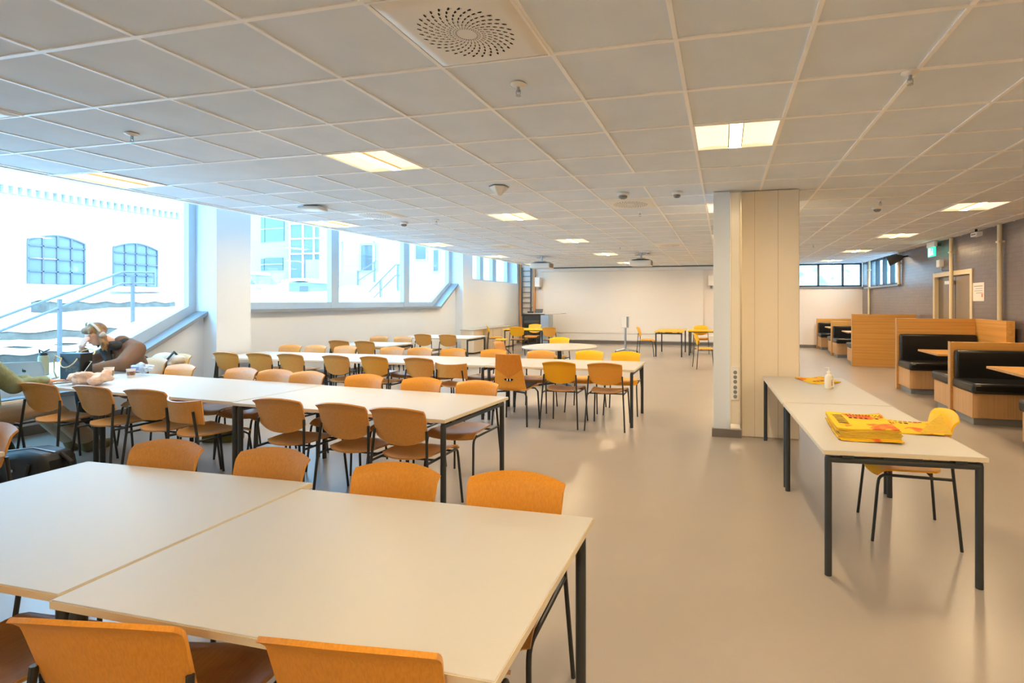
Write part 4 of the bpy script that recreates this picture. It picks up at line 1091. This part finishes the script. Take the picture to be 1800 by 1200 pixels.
# brick building with arched windows, facade along Y
FX = -22.0
t = thing('brick_building', 'white painted brick building with arched windows outside the left window', 'building', (FX, 10, 0))
obj('wall', MB().box(-6,-16,0,0,7.0,5.6), 'whitebrick', t, smooth=0)
m = MB(); m.box(-.1,-16,5.2,.25,7.1,5.6).box(-.05,-16,4.86,.06,7.05,4.93)
for k in range(90): m.box(0,-13+k*.22,4.98,.16,-12.9+k*.22,5.2)
obj('cornice', m, 'whitebrick', t, smooth=0)
def arch(y0, y1, z0, z1, rise, n=12):
    return [(y0,z0),(y1,z0)] + [(y1+(y0-y1)*k/n, z1 + rise*math.sin(PI*k/n)) for k in range(n+1)]
for y0, y1 in ((1.93,3.45),(4.33,5.84),(-.9,.6)):
    f = obj('window', MB().prism(arch(y0,y1,2.13,3.58,.2), 'X', .0, .03), 'pane', t, smooth=0)
    m = MB()
    for k in range(5):
        y = y0 + (y1-y0)*k/4; zt = 3.58 + .2*math.sin(PI*k/4); m.box(.03,y-.022,2.13,.07,y+.022,zt)
    for k in range(4): m.box(.03,y0,2.13+k*.42-.018,.07,y1,2.13+k*.42+.018)
    pts = arch(y0,y1,2.13,3.58,.2)[2:]
    m.tube([(.05,a,b) for a, b in pts], .03, 6)
    obj('mullions', m, 'iron', f, smooth=0)
    obj('sill', MB().box(0,y0-.12,1.93,.25,y1+.15,2.12), 'snow', t, bevel=.03)
# terraced concrete steps with snow
def step(x, y0, y1, z0, z1, lab):
    tt = thing('retaining_wall', lab, 'wall', (x, (y0+y1)/2, z0), 0, 'snowy concrete steps')
    obj('block', MB().box(-.6, -(y1-y0)/2, -.4, 0, (y1-y0)/2, z1-z0), 'conc', tt, bevel=.02)
    m = MB(); n = 16
    def f(u, v): return (-.32 + u*.34, -(y1-y0)/2 + (y1-y0)*v, z1-z0 + .05*(1-u*u) + .02*math.sin(v*31+u*2))
    obj('snow_cap', m.shell(f, 6, 40, .03), 'snow', tt, smooth=60)
step(-14.6, 8.3, 11.0, 1.2, 1.55, 'low concrete wall capped with snow in front of the brick building')
step(-12.0, 4.8, 8.4, .8, 1.03, 'upper snowy concrete step outside the left window')
step(-11.3, 4.6, 8.0, .6, .82, 'second snowy concrete step outside the left window')
step(-10.7, 4.4, 7.2, .3, .74, 'lowest snowy concrete step outside the left window')
# handrail of the outside stair
t = thing('handrail', 'grey steel stair handrail outside the left window', 'handrail', (-10.3, 6.4, 0))
def onrail(y): return 2.07 if y > 6.857 else 2.07 - (6.857-y)*.478
for dz in (0, -.2):
    m = MB(); m.tube([(0,-2.2+0,onrail(4.2)+dz),(0,.45,2.07+dz),(0,.98,2.09+dz)], .021, 10)
    if dz == 0: m.tube([(0,.98,2.09),(0,.98,1.86)], .021, 10)
    obj('rail', m, 'rail', t)
for y in (-.42, .62): obj('post', MB().box(-.022,y-.022,.2 if y < 0 else .6,.022,y+.022,onrail(6.4+y)-.06), 'rail', t, smooth=0)
# far buildings beyond the second window
t = thing('apartment_block', 'pale clad block with tall windows beyond the second window', 'building', (-33.4, 32, 0))
obj('wall', MB().box(-4,0,0,2.2,6,12), 'clad', t, smooth=0)
for x0, z0, x1, z1 in ((-.75,3.9,-.45,4.8),(-.4,3.9,1.25,4.85),(-.75,6.05,-.4,8.0),(-.35,6.1,1.35,8.0)):
    w_ = obj('window', MB().box(x0,-.06,z0,x1,-.0,z1), 'pane', t, smooth=0)
    obj('frame', MB().box(x0,-.09,(z0+z1)/2-.04,x1,-.06,(z0+z1)/2+.04), 'clad', w_, smooth=0)
t = thing('glass_entrance', 'glazed entrance front with white bars beyond the second window', 'building', (-29.6, 31.5, 0))
obj('glazing', MB().box(-1.5,0,2.5,3,4,12), 'pane', t, smooth=0)
m = MB()
for z in (5.0,6.1,7.2,8.4): m.box(-1.5,-.08,z,3,0,z+.1)
for x in (-1.5,-.35,.6,1.6,2.9): m.box(x,-.085,2.5,x+.1,0.005,12)
obj('bars', m, 'plastic', t, smooth=0)
obj('door', MB().box(.0,-.1,2.6,1.3,-.02,4.6), 'clad', t, smooth=0)
t = thing('white_house', 'white clapboard house with small windows beyond the stair rails', 'building', (-18.5, 26.5, 0))
obj('wall', MB().box(-5.5,0,0,5.5,6,9), mat('white_clapboard', '#B6B3B0', .7, stretch=(.1,.1,8), var=.06, scale=3), t, smooth=0)
for x0, z0, x1, z1 in ((-2.5,3.4,-1.5,4.9),(1.15,4.0,1.8,4.9),(2.3,3.3,2.6,4.5)):
    w_ = obj('window', MB().box(x0,-.05,z0,x1,0,z1), 'pane', t, smooth=0)
    obj('frame', MB().box(x0-.1,-.07,z0-.1,x1+.1,-.03,z0).box(x0-.1,-.07,z1,x1+.1,-.03,z1+.1).box(x0-.1,-.07,z0,x0,-.03,z1).box(x1,-.07,z0,x1+.1,-.03,z1), 'clad', w_, smooth=0)
t = thing('porch', 'pale porch canopy on the white house wall', 'porch', (-20.4, 25.85, 0))
obj('posts', MB().box(-1.1,-.5,2.0,-1.0,-.4,5.0).box(1.0,-.5,2.0,1.1,-.4,5.0), 'clad', t, smooth=0)
obj('roof', MB().box(-1.3,-.6,5.0,1.3,.3,5.2), 'snow', t, smooth=0)
t = thing('utility_box', 'pale blue utility cabinet with snow on top outside', 'cabinet', (-18.8, 20, 1.1))
obj('box', MB().box(-.6,-.4,-.2,.6,.6,1.3), mat('blue_grey_paint', '#76808A', .5), t, bevel=.02)
obj('snow_cap', MB().shell(lambda u, v: (u*.85,-.55+1.3*v,1.36+.1*(1-u*u)), 8, 6, .12), 'snow', t)
obj('grille', MB().box(.0,-.41,.9,.45,-.4,1.15), 'rail', t, smooth=0)
tag(obj('snow_pile', MB().ball((-17.2,21,1.5), (1.1,.9,.85), 20), 'snow', remesh=.06), 'large rounded snow pile right of the utility cabinet', 'snow pile')
t = thing('car', 'snow covered white car parked at the left of the second window', 'car', (-24.5, 22.5, 1.75))
obj('body', MB().prism([(-2,.15),(2,.15),(2,.6),(1.3,.7),(-1.9,.7),(-2,.5)], 'Y', -.8, .8), 'clad', t, bevel=.06)
obj('cabin', MB().prism([(-1.4,.7),(.9,.7),(.3,1.2),(-1.0,1.2)], 'Y', -.7, .7), 'pane', t, bevel=.05)
obj('snow_cap', MB().box(-1.0,-.7,1.2,.35,.7,1.38), 'snow', t, bevel=.06)
for x in (-1.25, 1.25): obj('wheel', MB().cyl((x,-.82,.15),(x,-.6,.15),.32), 'mid', t)
def railset(name, y, pts, posts, lab):
    tt = thing(name, lab, 'handrail', (pts[0][0], y, 0), 0, 'stair handrails by the white house')
    for dz in (0, -.4): obj('rail', MB().tube([(x-pts[0][0], 0, z+dz) for x, z in pts], .025, 8), 'rail', tt)
    for x, z in posts: obj('post', MB().box(x-pts[0][0]-.035,-.035,z-1.0,x-pts[0][0]+.035,.035,z), 'rail', tt, smooth=0)
railset('handrail', 17, [(-13.17,1.9),(-12.0,2.94),(-11.75,2.94)], [(-12.65,2.36),(-11.9,2.94)], 'nearer thin stair handrail seen through the second window')
railset('handrail', 22, [(-17.7,2.96),(-16.6,3.56)], [(-17.65,3.1),(-16.7,3.5)], 'farther thin stair handrail seen through the second window')
# snowy bank behind the far right windows
def bank(u, v): return (4.0 + u*5.5, 18.95 + 5.5*v, -.1 + 4.8*v + .15*math.sin(5*u+3*v) + .1*math.sin(13*u-7*v))
tag(obj('snow_bank', MB().shell(bank, 30, 16, .3), mat('snow_with_stones', '#C6C3C0', .9, hex2='#6A6C6E', scale=2.6, bump=.6, bscale=5), smooth=180), 'stony snow bank outside the far right windows', 'snow bank')
def bank2(u, v): return (5.0 + 4.2*v, 15.8 + u*2.2, -.1 + 4.1*v + .1*math.sin(7*u+3*v))
tag(obj('snow_bank', MB().shell(bank2, 20, 10, .3), 'snow', smooth=180), 'snow bank outside the slatted corner window', 'snow bank')
